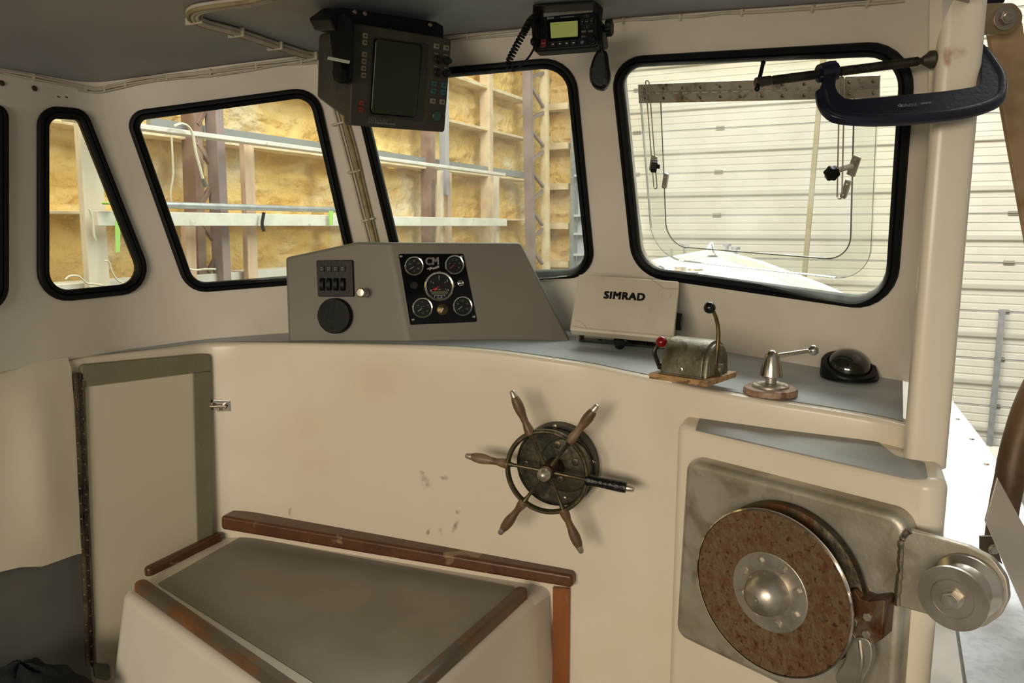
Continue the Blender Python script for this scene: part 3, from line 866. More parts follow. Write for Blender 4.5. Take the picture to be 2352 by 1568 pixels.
# ================================================================== CHART PLOTTER WITH SUN COVER
q = [(1329, 629), (1560, 645), (1546, 779), (1308, 757)]
Ms = quadframe(q, 2.18)
cp_ = [loc(Ms, *a) for a in q]
simc = C(1425, 790)
pl = thing('chart_plotter', 'off-white plastic sun cover lettered SIMRAD over a plotter on the dashboard, right of the console', 'marine electronics', simc)
covm = mat('aged_white_plastic', (198, 190, 172), .45, c2=(188, 178, 160), scale=5, c3=(160, 150, 136), scale3=14, mix3=(.62, .8))
mb = MB(); mb.prism(Ms, rnd(cp_, .006, 4), -.030, .0, .005, 3); cov = mb.build('sun_cover', covm, pl)
cen = [sum(v[i] for v in cp_)/4 for i in (0, 1)]
def sc_(P, k): return [(cen[0]+(x-cen[0])*k, cen[1]+(y-cen[1])*k) for x, y in P]
hp9 = [(x, y if y > cen[1] else cen[1]+(y-cen[1])*.80) for x, y in sc_(cp_, .95)]
mb = MB(); mb.prism(Ms, rnd(hp9, .01, 4), -.075, -.031, .01, 2, both=True); mb.build('display_housing', blackpl, pl)
x, y = loc(Ms, 1434, 680.5); wS = Vector(loc(Ms, 1486, 684))-Vector(loc(Ms, 1383, 678)); tilt = math.atan2(wS.y, wS.x)
mb = MB(); mb.text(Ms @ T(x, y, .0006) @ R(tilt, 'Z'), 'SIMRAD', .0330, .0006, bold=.0018, sx=.94, spacing=1.13)
mb.build('cover_lettering', mat('black_print', (22, 20, 20), .5), cov, smooth=0)
x, y = loc(Ms, 1531, 676); mb = MB(); mb.torus(Ms @ T(x, y, .0005), .0135, .0012, 30, 8); mb.lathe(Ms @ T(x, y, 0), [(.0125, 0), (.012, .001), (0, .0014)], 24); mb.build('cover_button', covm, cov)
mb = MB()
for P in ([(1497, 641), (1525, 662), (1557, 663)], [(1320, 735), (1334, 737), (1350, 755)], [(1313, 748), (1340, 753), (1545, 772)]):
    mb.tube([Ms @ Vector((*loc(Ms, *p), .0002)) for p in P], .0006, 5)
mb.build('cover_groove', mat('groove_shadow', (140, 130, 112), .6), cov)
x, y = loc(Ms, 1556, 720); mb = MB(); mb.prism(Ms, rect(x+.002, y, .016, .036, .002), -.07, -.03, .002); mb.build('side_knob', blackpl, pl)
# bracket: U-shaped foot on the counter
fa, fb = C(1329, 784), C(1528, 802)
tt = (fb-fa).normalized(); nn = Vector((tt.y, -tt.x, 0)); nn = -nn if nn.y > 0 else nn
Mf = FR(fa, tt, -nn, UP); Lf = (fb-fa).length
mb = MB(); mb.box(Mf, 0, Lf, 0, .055, .001, .006, .002)
for x0 in (0, Lf-.006):
    mb.hexa([Mf @ Vector(v) for v in ((x0, .0, .003), (x0+.006, .0, .003), (x0+.006, .055, .003), (x0, .055, .003), (x0, .0, .055), (x0+.006, .0, .055), (x0+.006, .075, .09), (x0, .075, .09))], .001)
for x0 in (.06, Lf-.06): mb.lathe(Mf @ T(x0, .03, .006), [(.006, 0), (.005, .003), (0, .004)], 12)
mb.build('mounting_bracket', blackpl, pl)
mb = MB(); mb.tube(smooth_path([Mf @ Vector(v) for v in ((Lf*.15, .05, .06), (Lf*.35, .04, .045), (Lf*.55, .045, .012), (Lf*.8, .06, .008), (Lf*.95, .08, .02))], 6), .004, 8)
mb.build('power_cable', blackpl, pl)
mb = MB(); mb.lathe(Ms @ T(*loc(Ms, 1418, 770), -.05), [(.016, -.012), (.016, .012), (0, .013)], 18); mb.build('rear_plug', blackpl, pl)
# ================================================================== ENGINE THROTTLE / SHIFT CONTROL
# wooden base
bz = cz(.37, 1.85)
bb = C(1575, 880)
thr = thing('engine_control', 'cast metal engine control on a small wooden block with black-knobbed and red-knobbed levers', 'engine control', bb)
zb = bb.z+.001
p = [PZ(1490, 869, zb), PZ(1624, 889, zb), PZ(1660, 862, zb), PZ(1530, 845, zb)]
tt = (p[1]-p[0]).normalized(); yy = Vector((-tt.y, tt.x, 0))
Lx = (p[1]-p[0]).length; Ly = max(.07, abs((p[2]-p[1]).dot(yy)))
Mt = FR(p[0], tt, yy, UP)
woodb = wood('pale_oak_block', (176, 140, 92), (150, 114, 70), (110, 82, 50), .5, sc=(1, 6, 6), scale=10)
mb = MB(); mb.box(Mt, 0, Lx, 0, Ly, 0, .014, .002); mb.build('wooden_block', woodb, thr)
castm = mat('weathered_cast_alloy', (136, 131, 114), .45, .65, c2=(108, 102, 82), scale=14, c3=(76, 70, 48), scale3=26, mix3=(.55, .7), bump=.15, bscale=100)
x0, x1 = Lx*.16, Lx*.86; yc = Ly*.5; hh = .083; hw = Ly*.40
prof = []
for k in range(17):
    a = PI*k/16; prof.append((yc-hw*math.cos(a)*1.0, .014+hh*(.38+.62*math.sin(a))))
prof = [(yc-hw*1.06, .014)]+prof+[(yc+hw*1.06, .014)]
Mx = Mt @ FR(Vector((x0, 0, 0)), Vector((0, 1, 0)), Vector((0, 0, 1)), Vector((1, 0, 0)))
mb = MB(); mb.prism(Mx, prof, 0, x1-x0, .003, 2, both=True); mb.box(Mt, x0-.003, x1+.003, yc-hw*1.12, yc+hw*1.12, .014, .018, .001)
bod = mb.build('control_housing', castm, thr, smooth=30)
mb = MB(); screw_head(mb, Mt @ FR(Vector(((x0+x1)/2, yc-hw*1.03, .030)), Vector((1, 0, 0)), UP, Vector((0, -1, 0))), 0, 0, 0, .0065); mb.build('housing_screw', [brushed, slot], bod)
mb = MB(); mb.prism(Mx, [(yc+(a-yc)*.86, .014+(b-.014)*.9) for a, b in prof], x1-x0, x1-x0+.010, .006, 3); mb.cyl(Mt @ Vector((x1, yc, .03)), Mt @ Vector((x1+.022, yc, .03)), .013, seg=16); mb.build('end_cap', castm, bod, smooth=40)
# black-knob lever
yl = (Mt @ Vector((x1+.018, yc, 0))).y
def lev(pts, yy_): return [PY(a, b, yy_) for a, b in pts]
mb = MB(); pth = smooth_path(lev([(1642, 852), (1647, 810), (1650, 775), (1649, 750), (1643, 725), (1634, 707)], yl), 6)
n = len(pth); mb.tube(pth, [.0055-.0015*i/n for i in range(n)], 10); mb.box(T(*pth[0]), -.011, .011, -.008, .008, -.014, .014, .003)
lv = mb.build('shift_lever', brassrod, thr); mb = MB(); mb.sphere(PY(1630, 706.5, yl), 13.8*yl/FPX, 24); mb.build('black_ball_knob', mat('black_phenolic', (8, 8, 8), .1), lv)
yl2 = (Mt @ Vector((x0-.014, yc, 0))).y
mb = MB(); pth = smooth_path(lev([(1514, 840), (1508, 824), (1503, 810), (1507, 798), (1519, 787)], yl2), 6); mb.tube(pth, .0055, 10); mb.cyl(pth[0], pth[0]+(Mt @ Vector((x0+.01, yc, .03))-Mt @ Vector((x0-.014, yc, .03))), .009, seg=14)
lv = mb.build('throttle_lever', mat('dark_lever_metal', (60, 58, 52), .35, .8), thr); mb = MB(); mb.sphere(PY(1519.5, 785.5, yl2), 13.5*yl2/FPX, 24); mb.build('red_ball_knob', mat('red_phenolic', (120, 14, 16), .14), lv)
# ================================================================== CHROME HAND LEVER ON WOODEN DISC
oakring = wood('turned_oak_disc', (160, 130, 104), (134, 104, 80), (104, 80, 60), .5, sc=(6, 1, 6), scale=12)
c0 = C(1769, 903); hl = thing('hand_lever', 'chrome hand lever with ball end on a turned wooden disc on the dashboard', 'lever', c0)
rD = 61*c0.y/FPX; M0 = T(*c0)
mb = MB(); mb.lathe(M0, [(rD, .000), (rD*1.0, .010), (rD*.97, .014), (rD*.9, .016), (0, .016)], 40); mb.build('wooden_disc', oakring, hl)
mb = MB(); mb.lathe(M0, [(rD*.68, .016), (rD*.68, .020), (rD*.64, .022), (rD*.5, .0225), (rD*.48, .024), (rD*.24, .024), (rD*.22, .026), (.0125, .026), (.0125, .045), (0, .045)], 36)
for k in range(4): mb.lathe(M0 @ R(PI/4+PI/2*k, 'Z') @ T(rD*.57, 0, .0224), [(.004, 0), (.003, .0014), (0, .0016)], 10)
mb.build('flange', brushed, hl)
mb = MB(); mb.lathe(M0, [(.0125, .040), (.0255, .040), (.0262, .044), (.0215, .066), (.0165, .088), (.0130, .097), (.007, .1015), (0, .103)], 36); body = mb.build('lever_body', mat('satin_chrome', (205, 198, 184), .16, 1), hl)
top = M0 @ Vector((.004, 0, .088)); ball = PY(1868, 804, c0.y+.01)
mb = MB(); d = (ball-top); mb.cyl(top, ball, .0058, .0048, 14); mb.sphere(ball, .0125, 22); mb.lathe(frame(ball-d.normalized()*.012, d, UP), [(.0055, 0), (.0075, .002), (.0075, .005), (.005, .006)], 14); mb.build('lever_arm', chrome, body)
# ================================================================== COMPASS
c0 = C(1950, 868); cm = thing('compass', 'black domed compass sitting at the starboard end of the dashboard', 'compass', c0)
rC = 62*c0.y/FPX; M0 = T(*c0)
Mw = M0 @ T(0, rC*.06, .034) @ R(math.radians(24), 'X')
def ringpts(M, r, z=0, n=44): return [M @ Vector((r*math.cos(2*PI*k/n), r*math.sin(2*PI*k/n), z)) for k in range(n)]
mb = MB(); mb.grid([ringpts(M0, rC*1.0, .0005), ringpts(M0, rC*1.03, .008), ringpts(Mw, rC*1.0, -.004), ringpts(Mw, rC*.97, .0), ringpts(Mw, rC*.80, .001), ringpts(Mw, rC*.77, -.006), ringpts(Mw, rC*.3, -.006)], closed=True, cap=True)
base = mb.build('compass_base', blackpl, cm)
for k in range(3): mb = MB(); mb.lathe(Mw @ R(-PI/2+.7*(k-1)*2, 'Z') @ T(rC*.88, 0, .0005), [(.003, 0), (.002, .001), (0, .0012)], 10); mb.build('base_screw', blackgloss, base)
mb = MB(); mb.sphere(Vector((0, 0, 0)), rC*.76, 36, z0=0, sz=.80)
mb.bm.transform(Mw @ T(0, 0, -.004)); mb.build('compass_dome', mat('smoked_dome', (22, 22, 15), .04, spec=.6, coat=.5), cm)
# ================================================================== RADAR DISPLAY
q = [(812, 52), (1038, 90), (1022, 304), (803, 288)]
Mr = quadframe(q, 2.02)
def lr(x, y, off=0): return loc(Mr, x, y, off)
rq = [lr(*a) for a in q]
rad = thing('radar_display', 'dark CRT radar display hanging from the cabin ceiling in a black bracket', 'radar display', on_ceiling(905, 45))
rm = mat('radar_grey_plastic', (66, 62, 53), .55, spec=.3, c2=(57, 54, 45), scale=10, bump=.12, bscale=200)
rm2 = mat('radar_housing_textured', (62, 60, 50), .6, c2=(48, 46, 38), scale=16, bump=.35, bscale=160)
mb = MB(); mb.prism(Mr, rnd(rq, .008, 4), -.034, 0, .005, 3, both=True); fr_ = mb.build('front_bezel', rm, rad)
W_ = (Vector(rq[1])-Vector(rq[0])).length; H_ = (Vector(rq[0])-Vector(rq[3])).length
cx_ = sum(v[0] for v in rq)/4; cy_ = sum(v[1] for v in rq)/4
# rear housing: narrower, tapering back
hq = [(cx_+(x-cx_)*.93, cy_+(y-cy_)*.93) for x, y in rq]
bq = [(cx_+(x-cx_)*.90, cy_+(y-cy_)*(.78 if y > cy_ else .62)+.004) for x, y in rq]
mb = MB(); mb.prism(Mr, rnd(hq, .012, 4), -.034, -.225, .02, 3, top=rnd(bq, .012, 4)); mb.build('rear_housing', rm2, rad)
# screen recess
rec = rnd([lr(857, 84), (lr(983, 101)), lr(970, 279), lr(842, 264)], .008, 5)
scr = rnd([lr(861, 88), lr(966, 103), lr(953, 268), lr(850, 259)], .010, 5)
mb = MB(); mb.m(0).prism(Mr, rec, -.001, .0025, .0015); mb.build('screen_surround', mat('radar_surround', (40, 38, 32), .35), fr_)
sh = rnd([lr(857, 87), lr(969, 102), lr(955, 271), lr(848, 262)], .010, 5)
mb = MB(); mb.prism(Mr, sh, .0022, .0032); mb.build('screen_shade', blackgloss, fr_)
mb = MB(); mb.prism(Mr, scr, .0030, .0065, .004, 3); mb.build('crt_screen', mat('crt_green_glass', (44, 50, 30), .3, spec=.3), fr_)
btnw = mat('worn_button_grey', (128, 122, 104), .5); btnd = mat('button_print', (56, 52, 44), .5)
btnr = mat('worn_button_red', (128, 38, 32), .45); btnt = mat('worn_button_teal', (34, 92, 88), .4); btntd = mat('radar_teal_round', (44, 74, 64), .4)
def rbtn(px, py, w_, h_, m, name='button'):
    x, y = lr(px, py); mb = MB(); mb.m(0).prism(Mr, rect(x, y, w_, h_, .002), 0, .003, .001); mb.m(1).prism(Mr, rect(x+w_*.05, y, w_*.45, h_*.35), .003, .0034); mb.build(name, [m, btnd], fr_)
for b in [(838, 82), (837, 97.5), (836, 125), (835, 141), (834, 157), (834, 173)]: rbtn(*b, .0135, .0125, btnw)
for b in [(830, 236), (829, 252)]: rbtn(*b, .0135, .0115, btnr, 'red_button')
for b in [(1002, 106), (1024.5, 110), (993.5, 232), (1015, 234)]: rbtn(*b, .0165, .013, btnw)
for b in [(996.5, 192.5), (1019, 195.5), (995, 209), (1017.6, 212)]: rbtn(*b, .0165, .0145, btnt, 'teal_button')
for b in [(1004.7, 137), (1027, 140), (1003.7, 166.5), (1025.5, 169)]:
    x, y = lr(*b); mb = MB(); mb.lathe(Mr @ T(x, y, 0), [(.0105, 0), (.0105, .004), (.0085, .006), (.0078, .012), (.0065, .014), (0, .014)], 20); mb.build('rotary_knob', darkpl, fr_)
x, y = lr(1002.7, 267); mb = MB(); mb.lathe(Mr @ T(x, y, 0), [(.0135, 0), (.0135, .002), (.012, .004), (0, .0045)], 26); mb.build('teal_round_button', btntd, fr_)
tlt = math.atan2((Vector(rq[2])-Vector(rq[3])).y, (Vector(rq[2])-Vector(rq[3])).x)
mb = MB(); x, y = lr(855, 276.5); mb.text(Mr @ T(x, y, .0004) @ R(tlt, 'Z'), 'JRC', .0098, .0004, bold=.0002)
fp = rect(0, 0, .021, .0115, .002); mb.tube([Mr @ T(x, y, .0004) @ R(tlt, 'Z') @ Vector((a, b, 0)) for a, b in fp], .0003, 4, closed=True)
rpm = mat('radar_print', (150, 146, 132), .5); mb.build('maker_mark', rpm, fr_, smooth=0); mb = MB()
x, y = lr(866, 276.5); mb.text(Mr @ T(x, y, .0004) @ R(tlt, 'Z'), 'JMA-2253', .0078, .0004, align='LEFT', bold=.0001); mb.build('model_lettering', rpm, fr_, smooth=0); mb = MB()
x, y = lr(865, 282.5); mb.text(Mr @ T(x, y, .0004) @ R(tlt, 'Z'), 'RASTER SCAN RADAR', .0055, .0004, align='LEFT'); mb.build('type_lettering', rpm, fr_, smooth=0)
for (a, b), t in [((1002, 123.5), 'TUNE'), ((1024, 126.5), 'RANGE'), ((1000, 153), 'GAIN'), ((1023, 156), 'SEA')]:
    x, y = lr(a, b); mb = MB(); mb.text(Mr @ T(x, y, .0004) @ R(tlt, 'Z'), t, .0048, .0004); mb.build('knob_label', rpm, fr_, smooth=0)
# bracket: plate on the ceiling, two arms, clamp knob
def prpx(M, pts, off0, off1, m, name, par, bev=.003, r=None):
    P = [loc(M, *q, off0) for q in pts]
    if r: P = rnd(P, r, 4)
    mb = MB(); mb.prism(M, P, off1, off0, bev, 2); return mb.build(name, m, par)
bplate = prpx(Mr, [(756, 42), (790, 17), (1004, 50), (1020, 60), (1021, 96), (806, 78), (770, 70)], -.05, -.16, blackpl, 'ceiling_bracket', rad, .006, .006)
for q in [(815, 27), (838, 31), (988, 57)]:
    x, y = loc(Mr, *q, -.05); mb = MB(); mb.lathe(Mr @ T(x, y, -.05), [(.006, 0), (.005, .002), (0, .003)], 12); mb.build('bracket_bolt', steel, bplate)
xl = min(v[0] for v in rq)-.006
def ax_(M, i): return Vector((M[0][i], M[1][i], M[2][i]))
MSd = FR(Mr @ Vector((xl, cy_, 0)), ax_(Mr, 2)*-1, ax_(Mr, 1), ax_(Mr, 0)*-1)
MSd = frame(Mr @ Vector((xl, cy_, 0)), ax_(Mr, 0)*-1, ax_(Mr, 2))
prpx(MSd, [(753, 42), (790, 30), (808, 50), (806, 120), (804, 178), (792, 192), (777, 184), (767, 160), (764, 144)], .012, .004, blackpl, 'side_arm', rad, .002, .006)
kc = PP(787, 166, Mr @ Vector((xl-.014, cy_, 0)), ax_(Mr, 0)); Mk = frame(kc, ax_(Mr, 0)*-1, UP)
star = []
for k in range(48):
    a = 2*PI*k/48; rr = .027*(1-.10*(.5-.5*math.cos(a*8))); star.append((rr*math.cos(a), rr*math.sin(a)))
mb = MB(); mb.prism(Mk, star, -.002, .016, .004, 2); mb.build('clamp_knob', blackpl, rad)
a, b = PP(765, 143, kc+ax_(Mr, 0)*-.018, ax_(Mr, 0)), PP(792, 134, kc+ax_(Mr, 0)*-.018, ax_(Mr, 0)); mb = MB(); Mq = frame((a+b)/2, Vector((-.2, -.9, .3)), b-a); mb.box(Mq, -(a-b).length/2, (a-b).length/2, -.004, .004, 0, .002, .0008); mb.build('bright_metal_tab', mat('bright_tab', (190, 196, 176), .35, .3), rad)
# ================================================================== VHF RADIO
q = [(1218.5, 40), (1372, 25), (1377, 107), (1223, 119)]
Mv = quadframe(q, 1.86)
def lv_(x, y, off=0): return loc(Mv, x, y, off)
vhf = thing('marine_radio', 'black marine VHF radio with a pale lit display mounted under the ceiling', 'radio', on_ceiling(1300, 14))
vq = [lv_(*a) for a in q]
mb = MB(); mb.prism(Mv, rnd(vq, [.018, .012, .012, .014], 6), -.030, 0, .005, 3); face = mb.build('front_case', blackpl, vhf)
cx_ = sum(v[0] for v in vq)/4; cy_ = sum(v[1] for v in vq)/4
mb = MB(); mb.prism(Mv, rnd([(cx_+(x-cx_)*.90, cy_+(y-cy_)*(1.12 if y > cy_ else .30)) for x, y in vq], .008, 4), -.030, -.10, .006, 2)
mb.build('rear_case', blackpl, vhf)
sq = [lv_(1264, 53), lv_(1327.4, 48), lv_(1327.8, 84), (lv_(1266.4, 88.6))]
mb = MB(); mb.prism(Mv, rnd([lv_(1256, 46), lv_(1333, 40), lv_(1334, 90), lv_(1259, 95)], .004, 4), 0, .0015, .0008); mb.build('display_window', blackgloss, face)
mb = MB(); mb.prism(Mv, rnd(sq, .0015, 3), .0015, .002); mb.build('lcd_display', mat('radio_lcd', (158, 168, 96), .2, emit=.16), face, smooth=0)
outl = mat('button_outline', (88, 86, 78), .5); lett = mat('radio_lettering', (176, 174, 166), .5)
tv = math.atan2((Vector(vq[1])-Vector(vq[0])).y, (Vector(vq[1])-Vector(vq[0])).x)
def vbtn(px, py, w_, h_, txt=None, m=blackpl, name='radio_button', ts=.005, r=.0022):
    x, y = lv_(px, py); M = Mv @ T(x, y, 0) @ R(tv, 'Z'); mb = MB(); mb.m(0).prism(M, rect(0, 0, w_, h_, r), 0, .003, .001)
    P = rect(0, 0, w_*.86, h_*.86, r*.8); mb.m(1).tube([M @ Vector((a, b, .003)) for a, b in P], .0003, 4, closed=True)
    if txt == '-': mb.m(2).prism(M, rect(0, 0, w_*.36, h_*.24), .003, .0033)
    elif txt: mb.m(2).text(M @ T(0, 0, .0032), txt, ts, .0003)
    mb.build(name, [m, outl, lett], face)
for b in [(1271, 102.7), (1287, 101.5), (1302.6, 100.4), (1318, 99.3)]: vbtn(*b, .0135, .0115, '-')
vbtn(1249, 100.5, .0135, .020, 'DISTRESS', mat('distress_red', (96, 8, 14), .35), 'red_distress_button', .0026)
vbtn(1348.5, 38.6, .015, .0075, '^', ts=.006); vbtn(1349, 62.8, .015, .0075, 'v', ts=.005); vbtn(1338, 51.5, .007, .013, '<', ts=.006); vbtn(1359.7, 49.8, .007, .013, '>', ts=.006); vbtn(1348.7, 50.8, .010, .0095, 'ENT', ts=.003)
vbtn(1341.6, 74, .0125, .0065, 'MENU', ts=.0038, r=.001); vbtn(1357.2, 73, .0125, .0065, 'CLEAR', ts=.0038, r=.001)
x, y = lv_(1337.5, 97.5); mb = MB(); mb.m(0).lathe(Mv @ T(x, y, 0), [(.0048, 0), (.0048, .0015), (0, .002)], 16); mb.m(1).text(Mv @ T(x, y, .0022) @ R(tv, 'Z'), '16', .005, .0003); mb.build('channel_sixteen_button', [mat('dull_blue', (52, 70, 92), .4), lett], face)
x, y = lv_(1359.5, 92.5); mb = MB(); mb.lathe(Mv @ T(x, y, 0), [(.0115, 0), (.0115, .004), (.0095, .005), (.009, .015), (.007, .017), (0, .017)], 24); mb.build('channel_knob', blackpl, face)
mb = MB()
for k in range(5):
    x, y = lv_(1227+k*6.1, 67-k*.6); mb.box(Mv @ T(x, y, 0) @ R(tv, 'Z'), -.0011, .0011, -.017, .017, 0, .0028, .0006)
mb.build('speaker_grille', darkpl, face)
mb = MB(); x, y = lv_(1257, 42); mb.text(Mv @ T(x, y, .0004) @ R(tv, 'Z'), 'Icom', .0085, .0004, align='LEFT'); mb.build('maker_lettering', lett, face, smooth=0); x, y = lv_(1287, 40.5); mb = MB(); mb.text(Mv @ T(x, y, .0004) @ R(tv, 'Z'), 'VHF MARINE TRANSCEIVER', .0028, .0004, align='LEFT'); mb.build('case_lettering', lett, face, smooth=0); x, y = lv_(1340, 84); mb = MB(); mb.text(Mv @ T(x, y, .0004) @ R(tv, 'Z'), 'HI/LO', .004, .0004)
mb.build('power_label', lett, face, smooth=0)
mb = MB(); x, y = lv_(1231, 100); mb.lathe(Mv @ T(x, y, 0), [(.0095, 0), (.0095, .012), (.007, .014), (.006, .020), (0, .021)], 18); mb.build('cable_plug', blackpl, face)
# bracket and clamp knob
a0, a1 = on_ceiling(1238, 16), on_ceiling(1372, 8)
tx = (a1-a0).normalized(); yb = Vector((-tx.y, tx.x, 0)).normalized(); nz = tx.cross(yb).normalized(); yb = nz.cross(tx)
Mb = FR(a0, tx, yb, nz); Lb = (a1-a0).length
mb = MB(); mb.box(Mb, -.004, Lb+.004, -.03, .035, -.007, -.0015, .002)
for x0 in (-.004, Lb): mb.hexa([Mb @ Vector(v) for v in ((x0, -.03, -.060), (x0+.004, -.03, -.060), (x0+.004, .03, -.060), (x0, .03, -.060), (x0, -.03, -.002), (x0+.004, -.03, -.002), (x0+.004, .035, -.002), (x0, .035, -.002))], .001)
mb.build('ceiling_bracket', blackpl, vhf)
kc = PY(1397, 64, 1.88); Mk = frame(kc, Vector((.9, -.35, 0)), UP)
star = []
for k in range(36):
    a = 2*PI*k/36; rr = .020*(1-.13*(.5-.5*math.cos(a*6))); star.append((rr*math.cos(a), rr*math.sin(a)))
mb = MB(); mb.prism(Mk, star, -.004, .010, .003, 2); mb.lathe(Mk, [(.009, -.016), (.009, 0)], 12); mb.build('clamp_knob', blackpl, vhf)
# ================================================================== HAND MICROPHONE + COILED CORD
mic = thing('hand_microphone', 'black handheld radio microphone hanging beside the radio, with a coiled cord', 'microphone', PY(1381, 118, 1.80))
ym = 1.80
outl_px = [(1373, 116), (1386, 115), (1396, 124), (1399, 150), (1403, 172), (1401, 186), (1395, 199), (1386, 206), (1374, 205), (1363, 199), (1357, 188), (1355, 172), (1357, 152), (1364, 131)]
Mm = frame(PY(1379, 160, ym), Vector((-.2, -1, .05)), Vector((1, 0, 0)))
po = [loc(Mm, a, b) for a, b in outl_px]; P3 = smooth_path([Vector((*p, 0)) for p in po+[po[0]]], 3)[:-1]; po2 = [(p.x, p.y) for p in P3]
mb = MB(); mb.prism(Mm, po2, -.022, .012, .009, 4, both=True); mbod = mb.build('microphone_body', blackpl, mic, smooth=50)
mb = MB()
for k in range(11):
    x, y = loc(Mm, 1361.5-.3*k if k < 5 else 1360+.5*(k-5), 160+k*3.2); mb.box(Mm @ T(x, y, 0) @ R(-.15, 'Z'), -.006, .006, -.0006, .0006, .010, .0128)
mb.build('speaker_slots', darkpl, mbod)
x, y = loc(Mm, 1390, 190); mb = MB(); mb.prism(Mm @ T(x, y, 0) @ R(-.15, 'Z'), rect(0, 0, .011, .015, .002), .010, .0155, .0015); mb.build('push_button', darkpl, mbod)
mb = MB(); mb.tube(smooth_path([Mm @ Vector((*loc(Mm, a, b), .0135)) for a, b in [(1383, 118), (1387, 135), (1390, 160), (1391, 180)]], 5), .0016, 6); mb.build('side_seam', darkpl, mbod)
mb = MB(); mb.cyl(PY(1381, 96, ym), PY(1381, 118, ym), .0045, .0055, 12)
mb.tube(smooth_path([PY(1372, 30, 1.835), PY(1377, 55, 1.82), PY(1379.5, 75, 1.81), PY(1381, 98, ym)], 6), .0036, 8); mb.build('cord_strain_relief', rubber, mic)
cpath = resample(smooth_path([PY(a, b, y) for a, b, y in [(1236, 34, 1.93), (1219, 47, 1.84), (1206, 70, 1.815), (1189, 100, 1.81), (1175, 127, 1.81), (1168, 145, 1.81), (1171, 157, 1.81)]], 10), .002)
mb = MB(); hel = []; nC = len(cpath); turns = 30
def fr_at(P, i):
    t = (P[min(i+1, len(P)-1)]-P[max(i-1, 0)]).normalized(); a = t.cross(Vector((0, 1, 0))).normalized(); return t, a, t.cross(a)
for k in range(turns*14+1):
    f = k/(turns*14); i = min(nC-1, int(f*(nC-1))); t, a, b = fr_at(cpath, i); an = 2*PI*k/14
    hel.append(cpath[i].lerp(cpath[min(i+1, nC-1)], f*(nC-1)-i)+(a*math.cos(an)+b*math.sin(an))*.0062)
tail = smooth_path([hel[-1], PY(1177, 163, 1.81), PY(1192, 154, 1.805), PY(1207, 140, 1.80), PY(1219, 125, 1.80), PY(1226, 112, 1.815), PY(1231, 101, 1.835)], 8)
mb.tube(hel, .0027, 6); mb.tube(tail, .0024, 8); mb.build('coiled_cord', rubber, mic)
# ================================================================== STEERING WHEEL
pc, pn = S(1287, 1059, BV_B); pn = (pn*.6+Vector((-math.sin(.33), -math.cos(.33), 0))*.4).normalized()
sw = thing('steering_wheel', "bronze ship's steering wheel with six wooden handles mounted on the cream bulkhead", 'steering wheel', pc)
MP = frame(pc, pn, Vector((1, 0, 0)))
rp = radius(MP, 1287, 1059, 90)
bronzeplate = mat('weathered_bronze_plate', (70, 66, 50), .45, .6, c2=(52, 50, 38), scale=13, c3=(104, 96, 78), scale3=22, mix3=(.58, .75), bump=.15, bscale=70)
mb = MB(); mb.lathe(MP, [(rp, 0), (rp, .040), (rp*.985, .046), (rp*.96, .047), (rp*.93, .044), (0, .044)], 56); hp_ = mb.build('helm_plate', bronzeplate, sw)
mb = MB(); x, y = loc(MP, 1300, 1068, .047); mb.lathe(MP @ T(x, y, .043), [(rp*.66, 0), (rp*.66, .006), (rp*.6, .010), (0, .011)], 40); mb.cyl(MP @ Vector((0, 0, .045)), MP @ Vector((0, 0, .085)), .028, .022, 20); mb.build('helm_housing', bronzeplate, hp_)
for q in [(1274, 980), (1207, 1062.5), (1362.5, 1062), (1297, 1145)]:
    x, y = loc(MP, *q, .046); mb = MB(); screw_head(mb, MP, x, y, .044, .0068); mb.build('plate_screw', [steel, slot], hp_)
for q in [(1280, 1021), (1321, 1061), (1286, 1101)]:
    x, y = loc(MP, *q, .054); mb = MB(); mb.m(0).lathe(MP @ T(x, y, .050), [(.010, 0), (.010, .005), (.008, .006), (0, .006)], 18); mb.m(1).lathe(MP @ T(x, y, .056), [(.003, 0), (.003, .0005), (0, .0006)], 10); mb.build('plate_bolt', [bronze, slot], hp_)
DW = .125
wc = PP(1256, 1083, pc+pn*DW, pn); MW = frame(wc, pn, Vector((1, 0, 0)))
rw = (radius(MW, 1256, 1083, 91)); 
tips = [(1174, 893), (1368, 925), (1455, 1126), (1327, 1273), (1150, 1232), (1070, 1047)]
tl = [Vector(loc(MW, *t)) for t in tips]; base_a = [math.degrees(math.atan2(v.y, v.x)) for v in tl]
offs = [((a-(120-60*i)+180) % 360)-180 for i, a in enumerate(base_a)]; a0 = sum(offs)/6
rt = sum(v.length for v in tl)/6
mb = MB(); mb.torus(MW, rw, .0068, 72, 10, 1.25); wr = mb.build('wheel_rim', bronze, sw)
hubz = .012
mb = MB(); mb.lathe(MW, [(.020, -.05), (.022, -.02), (.021, 0), (.019, .012), (.014, .015)], 28); mb.build('wheel_hub', mat('dark_hub_bronze', (74, 52, 38), .4, .7), sw)
mb = MB(); x, y = 0, 0; mb.lathe(MW, [(.013, .012), (.0165, .014), (.0175, .022), (.0165, .030), (.012, .037), (.006, .0405), (0, .0415)], 30); mb.build('hub_nut', brushed, sw)
handw = wood('weathered_handle_wood', (108, 82, 50), (84, 62, 38), (124, 104, 78), .55, sc=(1, 1, 1), scale=26)
tape = mat('black_tape', (8, 8, 8), .3, bump=.3, bscale=120)
